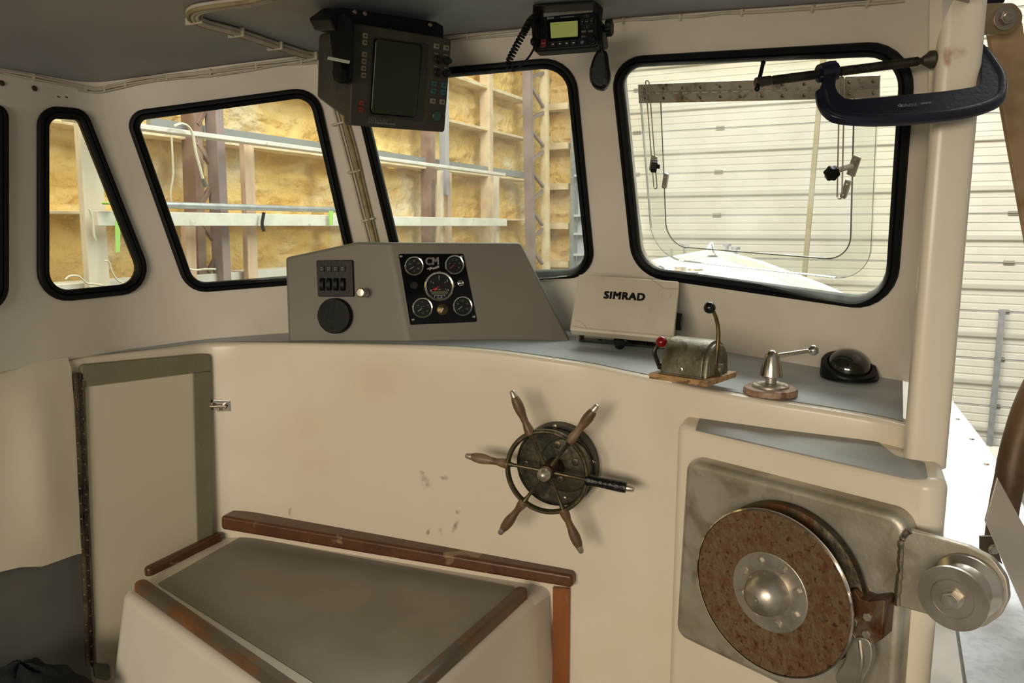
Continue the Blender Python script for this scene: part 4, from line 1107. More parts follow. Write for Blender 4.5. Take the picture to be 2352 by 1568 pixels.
for i in range(6):
    a = math.radians(120-60*i+a0); d = Vector((math.cos(a), math.sin(a), 0))
    s = Vector((-d.y, d.x, 0))
    mb = MB(); pth = [MW @ (d*(rw*t)+Vector((0, 0, -.004+.004*t))) for t in (.12, .5, .85, .98)]
    mb.tube(pth, [.0062, .0045, .005, .0085], 10); mb.build('spoke', bronze, sw)
    Mh = frame(MW @ (d*rw*.97), (MW.to_3x3() @ d), (MW.to_3x3() @ s)); Lh = rt-rw*.97
    pr = [(.0125, .0), (.0135, .004), (.0120, .020), (.0088, .034), (.0098, .050), (.0128, .066), (.0138, .080), (.0122, .096), (.0096, Lh-.020)]
    if i == 2: pr = [(.0135, .0), (.0155, .006), (.0140, .020), (.0125, .034), (.0130, .050), (.0140, .066), (.0145, Lh-.034), (.0135, Lh-.022), (.009, Lh-.020)]
    mb = MB(); mb.lathe(Mh, pr, 18)
    if i == 2:
        for k in range(7): mb.torus(Mh @ T(0, 0, .008+k*.0115) @ R(.15, 'X'), .0138-.0004*abs(k-3), .0009, 20, 6)
    hd = mb.build('handle', tape if i == 2 else handw, sw, label='handle wrapped in black tape' if i == 2 else None)
    mb = MB(); mb.lathe(Mh, [(.0092, Lh-.0215), (.0092, Lh-.014), (.0078, Lh-.012), (.0078, Lh-.006), (.005, Lh-.0015), (0, Lh)], 16); mb.build('metal_tip', brushed, hd)
# ================================================================== CABIN DOOR
da, db = B(192, 1000), B(470, 1000)
tD = (db-da); tD.z = 0; tD.normalize(); nD = Vector((tD.y, -tD.x, 0)); nD = -nD if nD.y > 0 else nD
MD = frame(da+nD*.014, nD, tD)
def lD(px, py, off=0): return loc(MD, px, py, off)
door = struct('door_1', da)
mb = MB(); mb.prism(MD, [lD(190, 858), lD(460, 838), lD(474, 1560), lD(222, 1556)], -.02, .004, .001); mb.build('door_panel', mat('cream_door_panel', (214, 206, 184), .4, c2=(206, 198, 176), scale=2), door)
mb = MB(); mb.prism(MD, rnd([lD(184, 838), lD(478, 811), lD(480, 851), lD(189, 888)], [.012, .016, 0, 0], 5), -.016, .010, .002); mb.build('top_rail', khaki, door)
mb = MB(); mb.prism(MD, [lD(441, 856), lD(480, 851.5), lD(490, 1500), lD(457, 1500)], -.016, .010, .002); mb.build('side_rail', khaki, door)
mb = MB(); mb.prism(MD, rnd([lD(211, 1520), lD(248, 1524), lD(250, 1562), lD(216, 1554)], .006, 3), .0, .010, .002); mb.build('bottom_rail', khaki, door)
for q in [(199, 860), (277, 852), (361, 844), (448, 836), (455, 871), (459, 1023), (462, 1173)]:
    x, y = lD(*q, .010); mb = MB(); mb.lathe(MD @ T(x, y, .010), [(.0032, 0), (.0024, .001), (0, .0012)], 8); mb.build('rail_screw', khaki, door)
hm = mat('dull_hinge_steel', (120, 108, 88), .4, .75, c2=(92, 80, 64), scale=20, c3=(56, 46, 36), scale3=6, mix3=(.55, .65))
mb = MB(); mb.prism(MD, [lD(167, 857), lD(179, 855), lD(208, 1526), lD(196, 1526)], .000, .006); hl_ = mb.build('piano_hinge', hm, door)
mb = MB(); mb.prism(MD, [lD(183, 874), lD(191, 873), lD(214, 1530), lD(209, 1530)], .004, .012); mb.build('hinge_leaf', hm, hl_)
mb = MB()
for k in range(40):
    f0, f1 = k/40+.001, (k+1)/40-.002
    a = Vector((*lD(181.0+f0*28, 856+f0*670), .010)); b = Vector((*lD(181.0+f1*28, 856+f1*670), .010)); mb.cyl(MD @ a, MD @ b, .0036, seg=8)
mb.build('hinge_knuckles', mat('dark_hinge_pin', (48, 40, 30), .5, .6), hl_)
for k in range(19):
    f = (k+.6)/19.2
    for x0, o_ in ((173.5+f*28.5, .006), (188+f*24, .012)):
        x, y = lD(x0, 857+f*668+(14 if o_ > .01 else 0), o_); mb = MB(); mb.lathe(MD @ T(x, y, o_), [(.0034, 0), (.0026, .0014), (0, .0018)], 8); mb.build('hinge_screw', steel, hl_)
# barrel bolt
la, ln = S(505, 930, BV_B); ML = frame(la+ln*.003, ln, Vector((1, 0, 0)))
lt = thing('barrel_bolt', 'small chrome barrel bolt beside the top right corner of the cabin door', 'latch', la)
def lB(px, py): return loc(ML, px, py)
mb = MB(); mb.prism(ML, rnd([lB(481, 917), lB(528, 920), lB(530, 944), lB(482, 940)], .001, 2), 0, .0025, .0008); mb.build('back_plate', chrome, lt)
mb = MB(); a = ML @ Vector((*lB(464, 929), .018)); b = ML @ Vector((*lB(522, 932), .012)); mb.cyl(a, b, .0042, seg=14); c = ML @ Vector((*lB(505, 931), .010)); mb.cyl(c, c+ln*.006-UP*.016, .003, .0042, 10); mb.build('sliding_bolt', brushed, lt)
for q, zz in [((488, 929), .0145), ((517, 932), .0145), ((470, 928), .022)]:
    x, y = lB(*q); mb = MB(); mb.box(ML @ T(x, y, 0), -.005, .005, -.009, .009, .002, zz, .003); mb.build('bolt_keeper', brushed, lt)
for q in [(484, 921), (484, 937), (499, 920), (525, 924), (526, 940), (510, 942)]:
    x, y = lB(*q); mb = MB(); mb.lathe(ML @ T(x, y, .0025), [(.0024, 0), (.0018, .0012), (0, .0014)], 8); mb.build('bolt_screw', steel, lt)
# ================================================================== FIBREGLASS BOX WITH WOOD RAILS
ZB = -1.0
def isect(a, b, c, d):
    r_, s_ = b-a, d-c; den = r_.x*s_.y-r_.y*s_.x; t = ((c.x-a.x)*s_.y-(c.y-a.y)*s_.x)/den; return a+r_*t
near = isect(PZ(270, 1378, ZB), PZ(610, 1603, ZB), PZ(1228, 1372, ZB), PZ(1012, 1568, ZB))
bl = PZ(508, 1226, ZB)+WA*.03; br = PZ(1268, 1353, ZB)+WA*.045; lc = PZ(272, 1360, ZB); mid = PZ(1228, 1372, ZB)
def push(p, px, py, d):   # keep the back edge off the bulkhead
    return p
topP = [bl, lc, near, mid, br]
cc = sum(topP, Vector())/5
bx = thing('fibreglass_box', 'white fibreglass box with grey painted top and worn wooden edge rails in the foreground', 'box', Vector((cc.x, cc.y, FLOOR)))
def outw(p, d): v = p-cc; v.z = 0; return p+v.normalized()*d
bot = [bl+Vector((-.015, 0, 0)), outw(lc, .11), outw(near, .10), mid+Vector((.03, -.03, 0)), br]
mb = MB(); tp = rnd([tuple(p[:2]) for p in topP], [.004, .06, .05, .02, .004], 8); bt = rnd([tuple(p[:2]) for p in bot], [.004, .06, .05, .02, .004], 8)
mb.prism(Matrix.Identity(4), bt, FLOOR+.001, ZB, .026, 6, top=tp); mb.build('box_body', gelwhite, bx, smooth=50)
ib = [PZ(556, 1231, ZB), PZ(361, 1341, ZB), isect(PZ(361, 1341, ZB), PZ(722, 1568, ZB), PZ(1189, 1349, ZB), PZ(962, 1568, ZB)), PZ(1189, 1349, ZB)]
mb = MB(); mb.prism(Matrix.Identity(4), rnd([tuple(p[:2]) for p in ib], [.02, .012, .02, .015], 4), ZB-.001, ZB+.0012); mb.build('grey_top_panel', nonskid2, bx, smooth=0)
rail = wood('worn_teak_rail', (116, 76, 36), (92, 58, 28), (84, 76, 62), .55, sc=(1, 1, 1), scale=14, mix3=(.42, .56))
rail2 = wood('varnished_teak', (94, 56, 30), (76, 44, 24), (138, 116, 88), .42, sc=(1, 1, 1), scale=12, mix3=(.60, .64))
def railbar(a, b, w_, h_, m, name, par=None, r=.011, base=ZB):
    d = (b-a).normalized(); M = frame(a, UP, d); L = (b-a).length
    mb = MB(); mb.prism(M, rnd([(0, -w_/2), (L, -w_/2), (L, w_/2), (0, w_/2)], w_*.45, 5), 0, h_, r, 4); return mb.build(name, m, par, smooth=50)
e = Vector((0, 0, -.0005))
railbar(PZ(506, 1238, ZB)+e, PZ(336, 1322, ZB)+e, .030, .026, rail2, 'edge_rail', bx)
railbar(PZ(320, 1349, ZB)+e, isect(PZ(320, 1349, ZB), PZ(668, 1575, ZB), PZ(1203, 1366, ZB), PZ(995, 1568, ZB))+Vector((-.05, .01, 0)), .036, .026, rail, 'edge_rail', bx)
railbar(PZ(1203, 1366, ZB)+e, isect(PZ(320, 1349, ZB), PZ(668, 1575, ZB), PZ(1203, 1366, ZB), PZ(995, 1568, ZB))+Vector((.0, .04, 0)), .036, .028, rail, 'edge_rail', bx)
# wooden cap and post on the bulkhead
ca, cb = B(506, 1196), B(1316, 1334)
tC = (cb-ca); tC.z = 0; tC.normalize(); nC_ = Vector((tC.y, -tC.x, 0)); nC_ = -nC_ if nC_.y > 0 else nC_
MC = frame(ca, nC_, tC)
zc = [PP(a, b, ca+nC_*.034, nC_) for a, b in ((506, 1184), (1316, 1322), (1316, 1352), (506, 1216))]
lc_ = [tuple((MC.inverted() @ p)[:2]) for p in zc]
mb = MB(); mb.prism(MC, rnd(lc_, .012, 5), -.03, .034, .010, 3); mb.build('trim_1', rail2, kind='structure')
mb = MB(); mb.prism(MC, [loc(MC, 1269, 1350, .012), loc(MC, 1308, 1352, .012), loc(MC, 1305, 1640, .012), loc(MC, 1268, 1640, .012)], -.03, .012, .003); mb.build('trim_2', wood('orange_teak', (150, 88, 34), (126, 70, 26), (150, 120, 84), .45, sc=(1, 1, .3), scale=12, mix3=(.60, .64)), kind='structure')
# ================================================================== WALL FASTENERS, SMUDGES
wl = bpy.data.objects['wall_left']
for q in [(4, 191), (79, 203)]:
    p, n = S(*q); M = frame(p, n, Vector((1, 0, 0))); mb = MB(); mb.lathe(M, [(.0075, 0), (.007, .002), (.004, .004), (0, .0035)], 14); mb.build('wall_bolt', bronze, wl)
for q in [(134, 222), (152, 223), (182, 200), (190, 203), (204, 206)]:
    p, n = S(*q); M = frame(p, n, Vector((1, 0, 0))); mb = MB(); mb.prism(M, rnd([(-.004, -.0012), (.004, -.002), (.0045, .001), (-.003, .0015)], .0008, 2), -.001, .0006); mb.build('chipped_hole', slot, wl)
# ================================================================== CABLES
def cable_thing(label, paths, rads, mats, clips, clipm, name='cable_run'):
    t = thing(name, label, 'cable', paths[0][0])
    for P, r_, m_ in zip(paths, rads, mats):
        mb = MB(); mb.tube(P, r_, 7); mb.build('cable', m_, t, smooth=60)
    for M, w_, h_ in clips:
        mb = MB(); mb.box(M, -.003, .003, -w_/2-(.008 if w_ > .03 else 0), w_/2, -.002, h_, .0012); mb.build('cable_clip', clipm, t)
    return t
def wall_path(px, off, wav=0, seed=0, fn=None, dy=0):
    rnd_ = random.Random(seed); P = []
    for i, (a, b) in enumerate(px):
        p, n = (fn or S)(a, b+dy); P.append(p+n*off+UP*(rnd_.uniform(-1, 1)*wav))
    return smooth_path(P, 6)
def clip_at(px, py, dirv, fn=None):
    p, n = (fn or S)(px, py); return frame(p, n, dirv)
pA = [(-60, 152), (0, 164), (60, 173), (120, 184), (175, 196), (222, 203), (262, 195), (330, 181), (400, 172), (480, 163), (560, 152), (640, 142), (700, 135), (742, 131)]
S_ = S
cable_thing('thin white cables clipped along the ceiling edge above the two port windows', [wall_path(pA, .005, .001, 1), wall_path(pA, .005, .002, 2, dy=5), wall_path(pA[4:], .004, .003, 3, dy=10)], [.0034, .0030, .0026], [white_pl]*3, [(clip_at(a, b+3, Vector((1, 0, 0))), .017, .008) for a, b in [(75, 175), (196, 201), (240, 202), (288, 190), (384, 174), (483, 162), (588, 148), (692, 136)]], white_pl)
pB = [(1000, 92), (1060, 84), (1120, 78), (1180, 72), (1240, 66), (1300, 60), (1360, 54), (1400, 50), (1440, 47), (1500, 44), (1550, 40), (1600, 36), (1660, 30), (1720, 27), (1780, 25), (1850, 20), (1900, 14), (1960, 8), (2020, 5), (2080, 2)]
cable_thing('thin wavy white cable clipped above the centre and starboard windows', [wall_path(pB, .004, .002, 5), wall_path(pB[:8], .004, .002, 6, dy=7)], [.0030, .0028], [white_pl]*2, [(clip_at(a, b, Vector((1, 0, 0))), .016, .008) for a, b in [(1075, 84), (1197, 72), (1434, 47), (1565, 39), (1707, 28), (1870, 18), (1998, 6)]], white_pl)
def SCe(px, py):
    return on_ceiling(px, py), Vector((0, 0, -1))
pD = [(620, -18), (575, -6), (528, 0), (485, 6), (455, 12), (441, 22), (446, 34), (470, 46), (536, 64), (590, 82), (640, 99), (690, 115), (722, 124)]
paths = []; rads = []
for k in range(6):
    o = (k % 3-1)*.010; h_ = .005+(k//3)*.008; P = []
    pts = [SCe(*q)[0] for q in pD]
    for i, p in enumerate(pts):
        t = (pts[min(i+1, len(pts)-1)]-pts[max(i-1, 0)]).normalized(); s = Vector((-t.y, t.x, 0)).normalized(); P.append(p+s*o-UP*(h_-(0 if i < len(pts)-1 else 0)))
    wp, wn = S(742, 150); P.append(wp+wn*.012+Vector((o, 0, 0))); wp, wn = S(757, 200); P.append(wp+wn*.010+Vector((o, 0, 0)))
    paths.append(smooth_path(P, 6)); rads.append(.0052)
clips = []
for a, b in [(448, 36), (545, 67), (634, 98), (714, 122)]:
    p, n = SCe(a, b); q_, _ = SCe(a+12, b+4); clips.append((frame(p, n, q_-p), .046, .020))
cable_thing('thick bundle of white cables looping across the grey ceiling left of the radar display', paths, rads, [white_pl]*5+[oldtan], clips, white_pl, 'cable_bundle')
pM = [(748, 190), (760, 230), (771, 267), (792, 345), (813, 425), (832, 500), (848, 560), (862, 610)]
pM2 = [(768, 200), (780, 235), (790, 272), (812, 350), (829, 425), (847, 500), (861, 560), (872, 610)]
cable_thing('white and tan stained cables running down the pillar between the port and centre windows', [wall_path(pM, .005, 0, 1), wall_path([(a+7, b) for a, b in pM], .005, 0, 2), wall_path([(a+13, b) for a, b in pM], .005, 0, 4), wall_path(pM2, .010, .001, 3), wall_path([(a+8, b) for a, b in pM2], .006, .002, 7)], [.0036, .0036, .003, .0075, .004], [white_pl, white_pl, white_pl, oldtan, oldtan], [(clip_at(a, b, Vector((.25, 0, -1))), .034, .016) for a, b in [(780, 282), (816, 392), (847, 502)]], white_pl, 'cable_bundle')
# dark cloth on the cabin floor
rs = random.Random(3); mb = MB(); rows = []
c0 = PZ(55, 1620, FLOOR)
c0 = PY(55, 1610, 1.80); fz_ = c0.z
sh_ = [tuple(UW(u, w_, 0)[:2]) for u, w_ in ((-2.02, .2), (-1.86, .2), (-1.90, 1.12), (-2.0, 1.16))]
mb2 = MB(); mb2.prism(Matrix.Identity(4), sh_, FLOOR, fz_); mb2.build('trim_3', MATS['grey_bilge_paint'], kind='structure', smooth=0)
for i in range(13):
    rr_ = .16*(1-i/12)
    rows.append([Vector((c0.x, c0.y, fz_))+Vector((rr_*math.cos(a*PI/14)*(1+.14*math.sin(a*.9+i)), rr_*.8*math.sin(a*PI/14)*(1+.12*math.cos(a*1.7)), .001+.10*math.sin(PI/2*i/12)*(1+.10*math.sin(a*1.3+i*.8)))) for a in range(28)])
mb.grid(rows, closed=True, cap=True); t = mb.build('dark_cloth', mat('black_cloth', (16, 14, 14), .9, bump=.5, bscale=40), smooth=60); tag(t, 'crumpled dark cloth heap against the grey hull side in the bottom left corner', 'cloth')
# ================================================================== POT HAULER
def lH(px, py, off=0): return loc(MH, px, py, off)
ha = thing('pot_hauler', 'stainless steel pot hauler with a large rusty disc and a small side sheave', 'winch', H(1765, 1360))
pt = rnd([lH(1574, 1052, .04), lH(2090, 1186, .04), lH(2052, 1702, .04), lH(1549, 1459, .04)], [.030, .040, .03, .030], 8)
ppl = mat('hauler_plate_steel', (192, 186, 172), .46, .65, c2=(160, 152, 134), scale=6, c3=(132, 118, 94), scale3=15, mix3=(.54, .80), bump=.10, bscale=50, rough2=.5)
mb = MB(); mb.prism(MH, pt, .0005, .042, .017, 5); bp_ = mb.build('mounting_plate', ppl, ha, smooth=50)
F_ = .118
x, y = lH(1766, 1360, F_); rd = (radius(MH, 1766, 1360, 1) and (Vector(lH(1943, 1396, F_))-Vector(lH(1588, 1328, F_))).length/2)
rv = (Vector(lH(1734, 1169, F_))-Vector(lH(1800, 1553, F_))).length/2
print('DISC', rd, rv); rd = (rd+rv)/2
Mdk = MH @ T(x, y, 0)
mb = MB(); mb.m(0).lathe(Mdk, [(rd*.985, F_-.008), (rd*1.0, F_-.004), (rd*1.0, F_), (rd*.982, F_+.002)], 96, cap=False); mb.build('bright_disc_rim', chrome, ha)
mb = MB(); mb.lathe(Mdk, [(rd*.62, F_-.036), (rd*.985, F_-.009), (rd*.985, F_-.001), (rd*.97, F_+.001), (rd*.6, F_-.004), (rd*.38, F_-.006), (0, F_-.006)], 96); dk = mb.build('front_disc', rustdisc, ha, smooth=40)
mb = MB(); mb.lathe(Mdk, [(rd*.98, F_-.060), (rd*1.0, F_-.056), (rd*.985, F_-.050), (rd*.62, F_-.034), (rd*.6, F_-.034)], 96, cap=False); mb.lathe(Mdk, [(rd*.97, F_-.066), (rd*1.0, F_-.062), (rd*.985, F_-.056)], 96); mb.build('rear_disc', mat('grimy_rear_disc', (112, 100, 80), .45, .8, c2=(70, 66, 52), scale=14, c3=(120, 76, 44), scale3=10, mix3=(.52, .7), bump=.2, bscale=60), ha, smooth=40)
mb = MB(); mb.lathe(Mdk, [(rd*.45, .03), (rd*.45, F_-.05)], 40); mb.build('drive_shaft', steel, ha)
hubr = radius(MH, 1764, 1352, 1)*75*1.0
mb = MB(); fz = F_-.006; mb.lathe(Mdk, [(hubr, fz), (hubr, fz+.006), (hubr*.98, fz+.007), (hubr*.56, fz+.007), (hubr*.55, fz+.014), (hubr*.53, fz+.024), (hubr*.44, fz+.040), (hubr*.30, fz+.049), (hubr*.12, fz+.053), (hubr*.07, fz+.054), (hubr*.06, fz+.058), (0, fz+.059)], 48); hub = mb.build('hub_flange', brushed, dk, smooth=40)
for k in range(8):
    a = 2*PI*k/8+.36; mb = MB(); M = Mdk @ R(a, 'Z') @ T(hubr*.78, 0, fz+.007)
    mb.prism(M @ R(k*.7, 'Z'), circ(0, 0, .0085, 6), 0, .006, .001, 1); mb.lathe(M, [(.0105, 0), (.0105, .0012), (0, .0012)], 18); mb.build('flange_bolt', brushed, dk)
# stripper bracket and knife
mb = MB(); mb.prism(MH, rnd([lH(1944, 1360, .085), lH(1961, 1352, .085), lH(1975, 1374, .085), lH(1993, 1381, .085), lH(2034, 1376, .085), (lH(2026, 1468, .085)), lH(1998, 1485, .085), lH(1942, 1470, .085)], .004, 3), .040, .085, .004, 2); sb = mb.build('stripper_bracket', mat('rusty_bracket_steel', (118, 100, 80), .5, .6, c2=(98, 66, 42), scale=16, mix=(.46, .62), c3=(84, 44, 22), scale3=20, mix3=(.56, .70), bump=.2), ha)
for q in [(1959, 1428), (1991, 1417), (1989, 1457), (1955, 1462)]:
    xx, yy_ = lH(*q, .09); mb = MB(); M = MH @ T(xx, yy_, .085); mb.prism(M, circ(0, 0, .0085, 6, a0=.3), 0, .0065, .001, 1); mb.build('bracket_bolt', brushed, sb)
mb = MB(); kn = [Vector((*lH(*q, .09), 0)) for q in [(1950, 1466), (1975, 1462), (1999, 1474), (2004, 1515), (1985, 1560), (1966, 1592), (1918, 1560), (1938, 1520), (1944, 1490)]]
kk = [(v.x, v.y) for v in smooth_path(kn+[kn[0]], 4)[:-1]]
mb.prism(MH, kk, .078, .092, .004, 2); xa = Vector((*lH(1975, 1468, .09), .092)); xb = Vector((*lH(1970, 1575, .09), .092)); xm = Vector((*lH(1984, 1515, .09), .100))
mb.tube([MH @ v for v in smooth_path([xa, xm, xb], 8)], .003, 6); mb.build('line_stripper_blade', brushed, ha)
# side sheave on its welded arm
O2 = .040
arm = [lH(2068, 1226, O2), lH(2090, 1214, O2), (lH(2225, 1252, O2)), lH(2282, 1280, O2), lH(2314, 1326, O2), lH(2320, 1372, O2), lH(2300, 1412, O2), lH(2262, 1438, O2), lH(2200, 1440, O2), lH(2130, 1408, O2), lH(2064, 1390, O2)]
ap = [(v.x, v.y) for v in smooth_path([Vector((*a, 0)) for a in arm+[arm[0]]], 3)[:-1]]
armp = rnd(arm, [.004, .004, .02, .03, .03, .03, .03, .03, .03, .01, .004], 4)
mb = MB(); mb.prism(MH, armp, .034, .0455, .003, 2); am = mb.build('sheave_arm', ppl, ha)
rs = random.Random(5); mb = MB(); W1 = smooth_path([MH @ Vector((*lH(*q, .046), .046)) for q in [(2092, 1219), (2075, 1232), (2069, 1260), (2068, 1310), (2063, 1350), (2062, 1388)]], 5)
mb.tube([p+Vector((rs.uniform(-.001, .001), 0, rs.uniform(-.001, .001))) for p in W1], [.0045+rs.uniform(0, .002) for _ in W1], 8); mb.build('weld_bead', steel, am)
O3 = .118; xs, ys = lH(2187, 1375, O3); rs3 = (Vector(lH(2267, 1385, O3))-Vector(lH(2108, 1365, O3))).length/2
rs4 = (Vector(lH(2187, 1299, O3))-Vector(lH(2187, 1450, O3))).length/2; print('SHEAVE', rs3, rs4); rs3 = (rs3+rs4)/2
Mp = MH @ T(xs, ys, 0)
mb = MB(); mb.lathe(Mp, [(rs3*.98, .047), (rs3*1.02, .050), (rs3*1.0, .056), (rs3*.80, .066), (rs3*.76, .080), (rs3*.80, .096), (rs3*.97, O3-.008), (rs3*1.0, O3-.004), (rs3*.98, O3), (rs3*.62, O3), (rs3*.60, O3-.002), (rs3*.57, O3), (0, O3)], 64); sh = mb.build('side_sheave', mat('bright_sheave_steel', (206, 199, 186), .28, .85, c2=(184, 176, 162), scale=14), am, smooth=30)
mb = MB(); mb.lathe(Mp, [(.017, O3), (.017, O3+.0015), (0, O3+.0015)], 24); mb.prism(Mp, circ(0, 0, .0150, 6, a0=.4), O3+.0015, O3+.013, .002, 2); mb.lathe(Mp, [(.010, O3+.013), (.009, O3+.0145), (0, O3+.0148)], 20); mb.build('hex_bolt', brushed, am)
# ================================================================== C-CLAMP
ca_, cb_ = PY(2100, 150, 1.462), PY(2100, 262, 1.375)
upv = (ca_-cb_).normalized(); rgt = Vector((1, 0, 0)); nrm = rgt.cross(upv).normalized(); nrm = -nrm if nrm.y > 0 else nrm
MCc = frame(ca_, nrm, rgt)
def lc2(px, py): return loc(MCc, px, py)
cl_ = thing('c_clamp', 'dark blue cast C-clamp lettered GROZ gripping the starboard window post', 'clamp', ca_)
navy = mat('navy_clamp_paint', (14, 17, 40), .35, c2=(10, 13, 32), scale=16, bump=.08, bscale=120)
fp = [(1880, 152), (1919, 145), (1920, 178), (1917, 200), (1922, 216), (1933, 228), (1955, 234), (2050, 226), (2150, 217), (2215, 208), (2238, 202), (2246, 190), (2247, 115), (2252, 106), (2260, 112), (2285, 140), (2303, 172), (2306, 205), (2300, 235), (2270, 252), (2205, 270), (2100, 280), (2000, 284), (1930, 280), (1900, 268), (1884, 245), (1878, 220), (1884, 200), (1890, 184), (1880, 182)]
P3 = smooth_path([Vector((*lc2(*q), 0)) for q in fp+[fp[0]]], 2)[:-1]
mb = MB(); mb.prism(MCc, [(p.x, p.y) for p in P3], -.008, .008, .004, 3, both=True)
rim = [(1886, 214), (1893, 244), (1910, 262), (1940, 272), (2010, 276), (2100, 272), (2200, 262), (2262, 246), (2292, 228), (2298, 200), (2294, 174), (2274, 142), (2256, 118)]
mb.tube([MCc @ Vector((*lc2(*q), 0)) for q in []] or [MCc @ Vector((v.x, v.y, 0)) for v in smooth_path([Vector((*lc2(*q), 0)) for q in rim], 5)], .011, 10)
x, y = lc2(1900, 166); mb.cyl(MCc @ Vector((x-.016, y-.004, 0)), MCc @ Vector((x+.016, y+.003, 0)), .0165, seg=20)
fr2 = mb.build('clamp_frame', navy, cl_, smooth=50)
x, y = lc2(2076, 253.5); ta = math.atan2((Vector(lc2(2100, 251))-Vector(lc2(2056, 255))).y, (Vector(lc2(2100, 251))-Vector(lc2(2056, 255))).x)
mb = MB(); mb.text(MCc @ T(x+.004, y, .0112) @ R(ta, 'Z'), 'GROZ', .0092, .0004, bold=.0002, sx=1.2); mb.text(MCc @ T(*lc2(2120, 248.5), .0112) @ R(ta, 'Z'), '150MM/6"', .0052, .0004)
xx, yy_ = lc2(2061, 254); mb.tube([MCc @ T(xx, yy_, .0114) @ Vector(v) for v in ((.004, .0, 0), (0, .004, 0), (-.004, 0, 0), (0, -.004, 0), (.003, -.0015, 0), (.001, .0, 0))], .0005, 4)
mb.build('clamp_lettering', mat('pale_blue_print', (140, 146, 160), .5), fr2, smooth=0)
a, b = MCc @ Vector((*lc2(1736, 189.5), 0)), MCc @ Vector((*lc2(2122, 139), 0)); ax = (b-a).normalized(); Ls = (b-a).length
Msx = frame(a, ax, UP); prof = [(.0085, 0), (.0090, .003), (.0090, .028), (.0072, .030)]
z = .032
while z < Ls-.012: prof += [(.0068, z), (.0085, z+.0013), (.0085, z+.0020), (.0068, z+.0034)]; z += .0040
prof += [(.006, Ls-.010), (.006, Ls)]
mb = MB(); mb.lathe(Msx, prof, 14); sc = mb.build('clamp_screw', mat('oiled_screw_steel', (62, 58, 46), .4, .6, c2=(40, 38, 30), scale=30), cl_, smooth=20)
mb = MB(); mb.lathe(Msx, [(.006, Ls-.004), (.0088, Ls), (.0145, Ls+.012), (.0160, Ls+.013), (.0160, Ls+.019), (.014, Ls+.020), (0, Ls+.020)], 24); mb.build('swivel_pad', mat('dark_pad_metal', (64, 60, 48), .5, .5), sc)
mb = MB(); a, b = MCc @ Vector((*lc2(1753, 144), .0)), MCc @ Vector((*lc2(1739, 204), .0)); mb.cyl(a, b, .0036, seg=10); mb.sphere(a, .0048, 10); mb.sphere(b, .0052, 10); mb.build('tommy_bar', blackpl, sc)
# ================================================================== DAVIT PARTS OUTSIDE THE OPENING
def flat(name, pts, y, t, m, par=None, bev=.001, tilt=None, r=None, kind=None):
    M = frame(PY(pts[0][0], pts[0][1], y), tilt or Vector((0, -1, 0)), Vector((1, 0, 0)))
    P = [loc(M, *q) for q in pts]
    if r: P = rnd(P, r, 5)
    mb = MB(); mb.prism(M, P, -t, 0, bev, 2); return mb.build(name, m, par, kind=kind), M
tanm = mat('tan_bronze_bar', (178, 154, 122), .45, .5, c2=(164, 138, 102), scale=5, c3=(138, 110, 78), scale3=8, mix3=(.52, .72))
bt = thing('davit_bracket', 'steel hanger bracket with a big hex bolt outside the top of the starboard post', 'bracket', PY(2290, 40, 1.52))
_, Mx_ = flat('bracket_plate', [(2236, 10), (2330, 6), (2350, 30), (2346, 62), (2318, 79), (2236, 79)], 1.52, .008, mat('worn_bracket_steel', (160, 142, 112), .4, .8, c2=(140, 120, 92), scale=12), bt, r=[.001, .02, .02, .02, .02, .001])
x, y = loc(Mx_, 2307, 43); mb = MB(); M = Mx_ @ T(x, y, 0); mb.lathe(M, [(.0215, 0), (.0215, .0025), (.0205, .003), (0, .003)], 32); mb.prism(M @ R(.2, 'Z'), circ(0, 0, .0135, 6), .003, .012, .0015, 2); mb.lathe(M, [(.0095, .012), (.008, .0145), (0, .015)], 20); mb.build('hex_bolt', mat('bolt_steel_warm', (150, 140, 122), .4, .9), bt)
flat('bracket_strap', [(2244, 82), (2256, 82), (2243, 168), (2236, 188), (2228, 184), (2232, 160)], 1.50, .004, steel, bt)
flat('bracket_hood', [(2262, -6), (2312, -6), (2306, 6), (2264, 8)], 1.53, .02, blackpl, bt)
t, _ = flat('davit_post', [(2272, 70), (2348, 50), (2500, 1000), (2440, 1000)], 1.56, .012, tanm); tag(t, 'broad tan bronze flat bar leaning outside the starboard opening below the hanger bracket', 'post')
mb = MB(); pth = smooth_path([PY(a, b, y) for a, b, y in [(2600, 300, 1.62), (2520, 620, 1.61), (2415, 830, 1.58), (2388, 878, 1.57), (2360, 940, 1.56), (2340, 1003, 1.55), (2326, 1058, 1.545), (2319, 1100, 1.54), (2306, 1164, 1.54), (2296, 1240, 1.54)]], 8)
mb.tube(pth, .0285, 20); t = mb.build('davit_pole', mat('brown_rusty_pole', (104, 80, 54), .5, .25, c2=(78, 56, 36), scale=9, c3=(118, 92, 60), scale3=7, mix3=(.55, .75), bump=.1), smooth=60); tag(t, 'thick brown rusty pole bending down outside the starboard opening behind the metal plate', 'pole')
mb = MB(); mb.tube([PY(2240, 1325, 1.50), PY(2268, 1438, 1.46), PY(2299, 1568, 1.42), PY(2320, 1660, 1.40)], .018, 18); t = mb.build('support_strut', mat('grey_weathered_strut', (130, 118, 88), .5, .3, c2=(100, 88, 62), scale=12, c3=(70, 58, 40), scale3=20, mix3=(.54, .7)), smooth=60); tag(t, 'weathered grey-brown strut slanting down below the side sheave', 'strut')
t, _ = flat('guard_plate', [(2291, 1096), (2450, 1385), (2450, 1620), (2263, 1196)], 1.40, .005, mat('brushed_aluminium', (196, 186, 170), .35, .85, c2=(184, 174, 158), scale=4), tilt=Vector((-.25, -1, .1))); tag(t, 'brushed aluminium plate leaning at the right edge in front of the brown pole', 'metal plate')
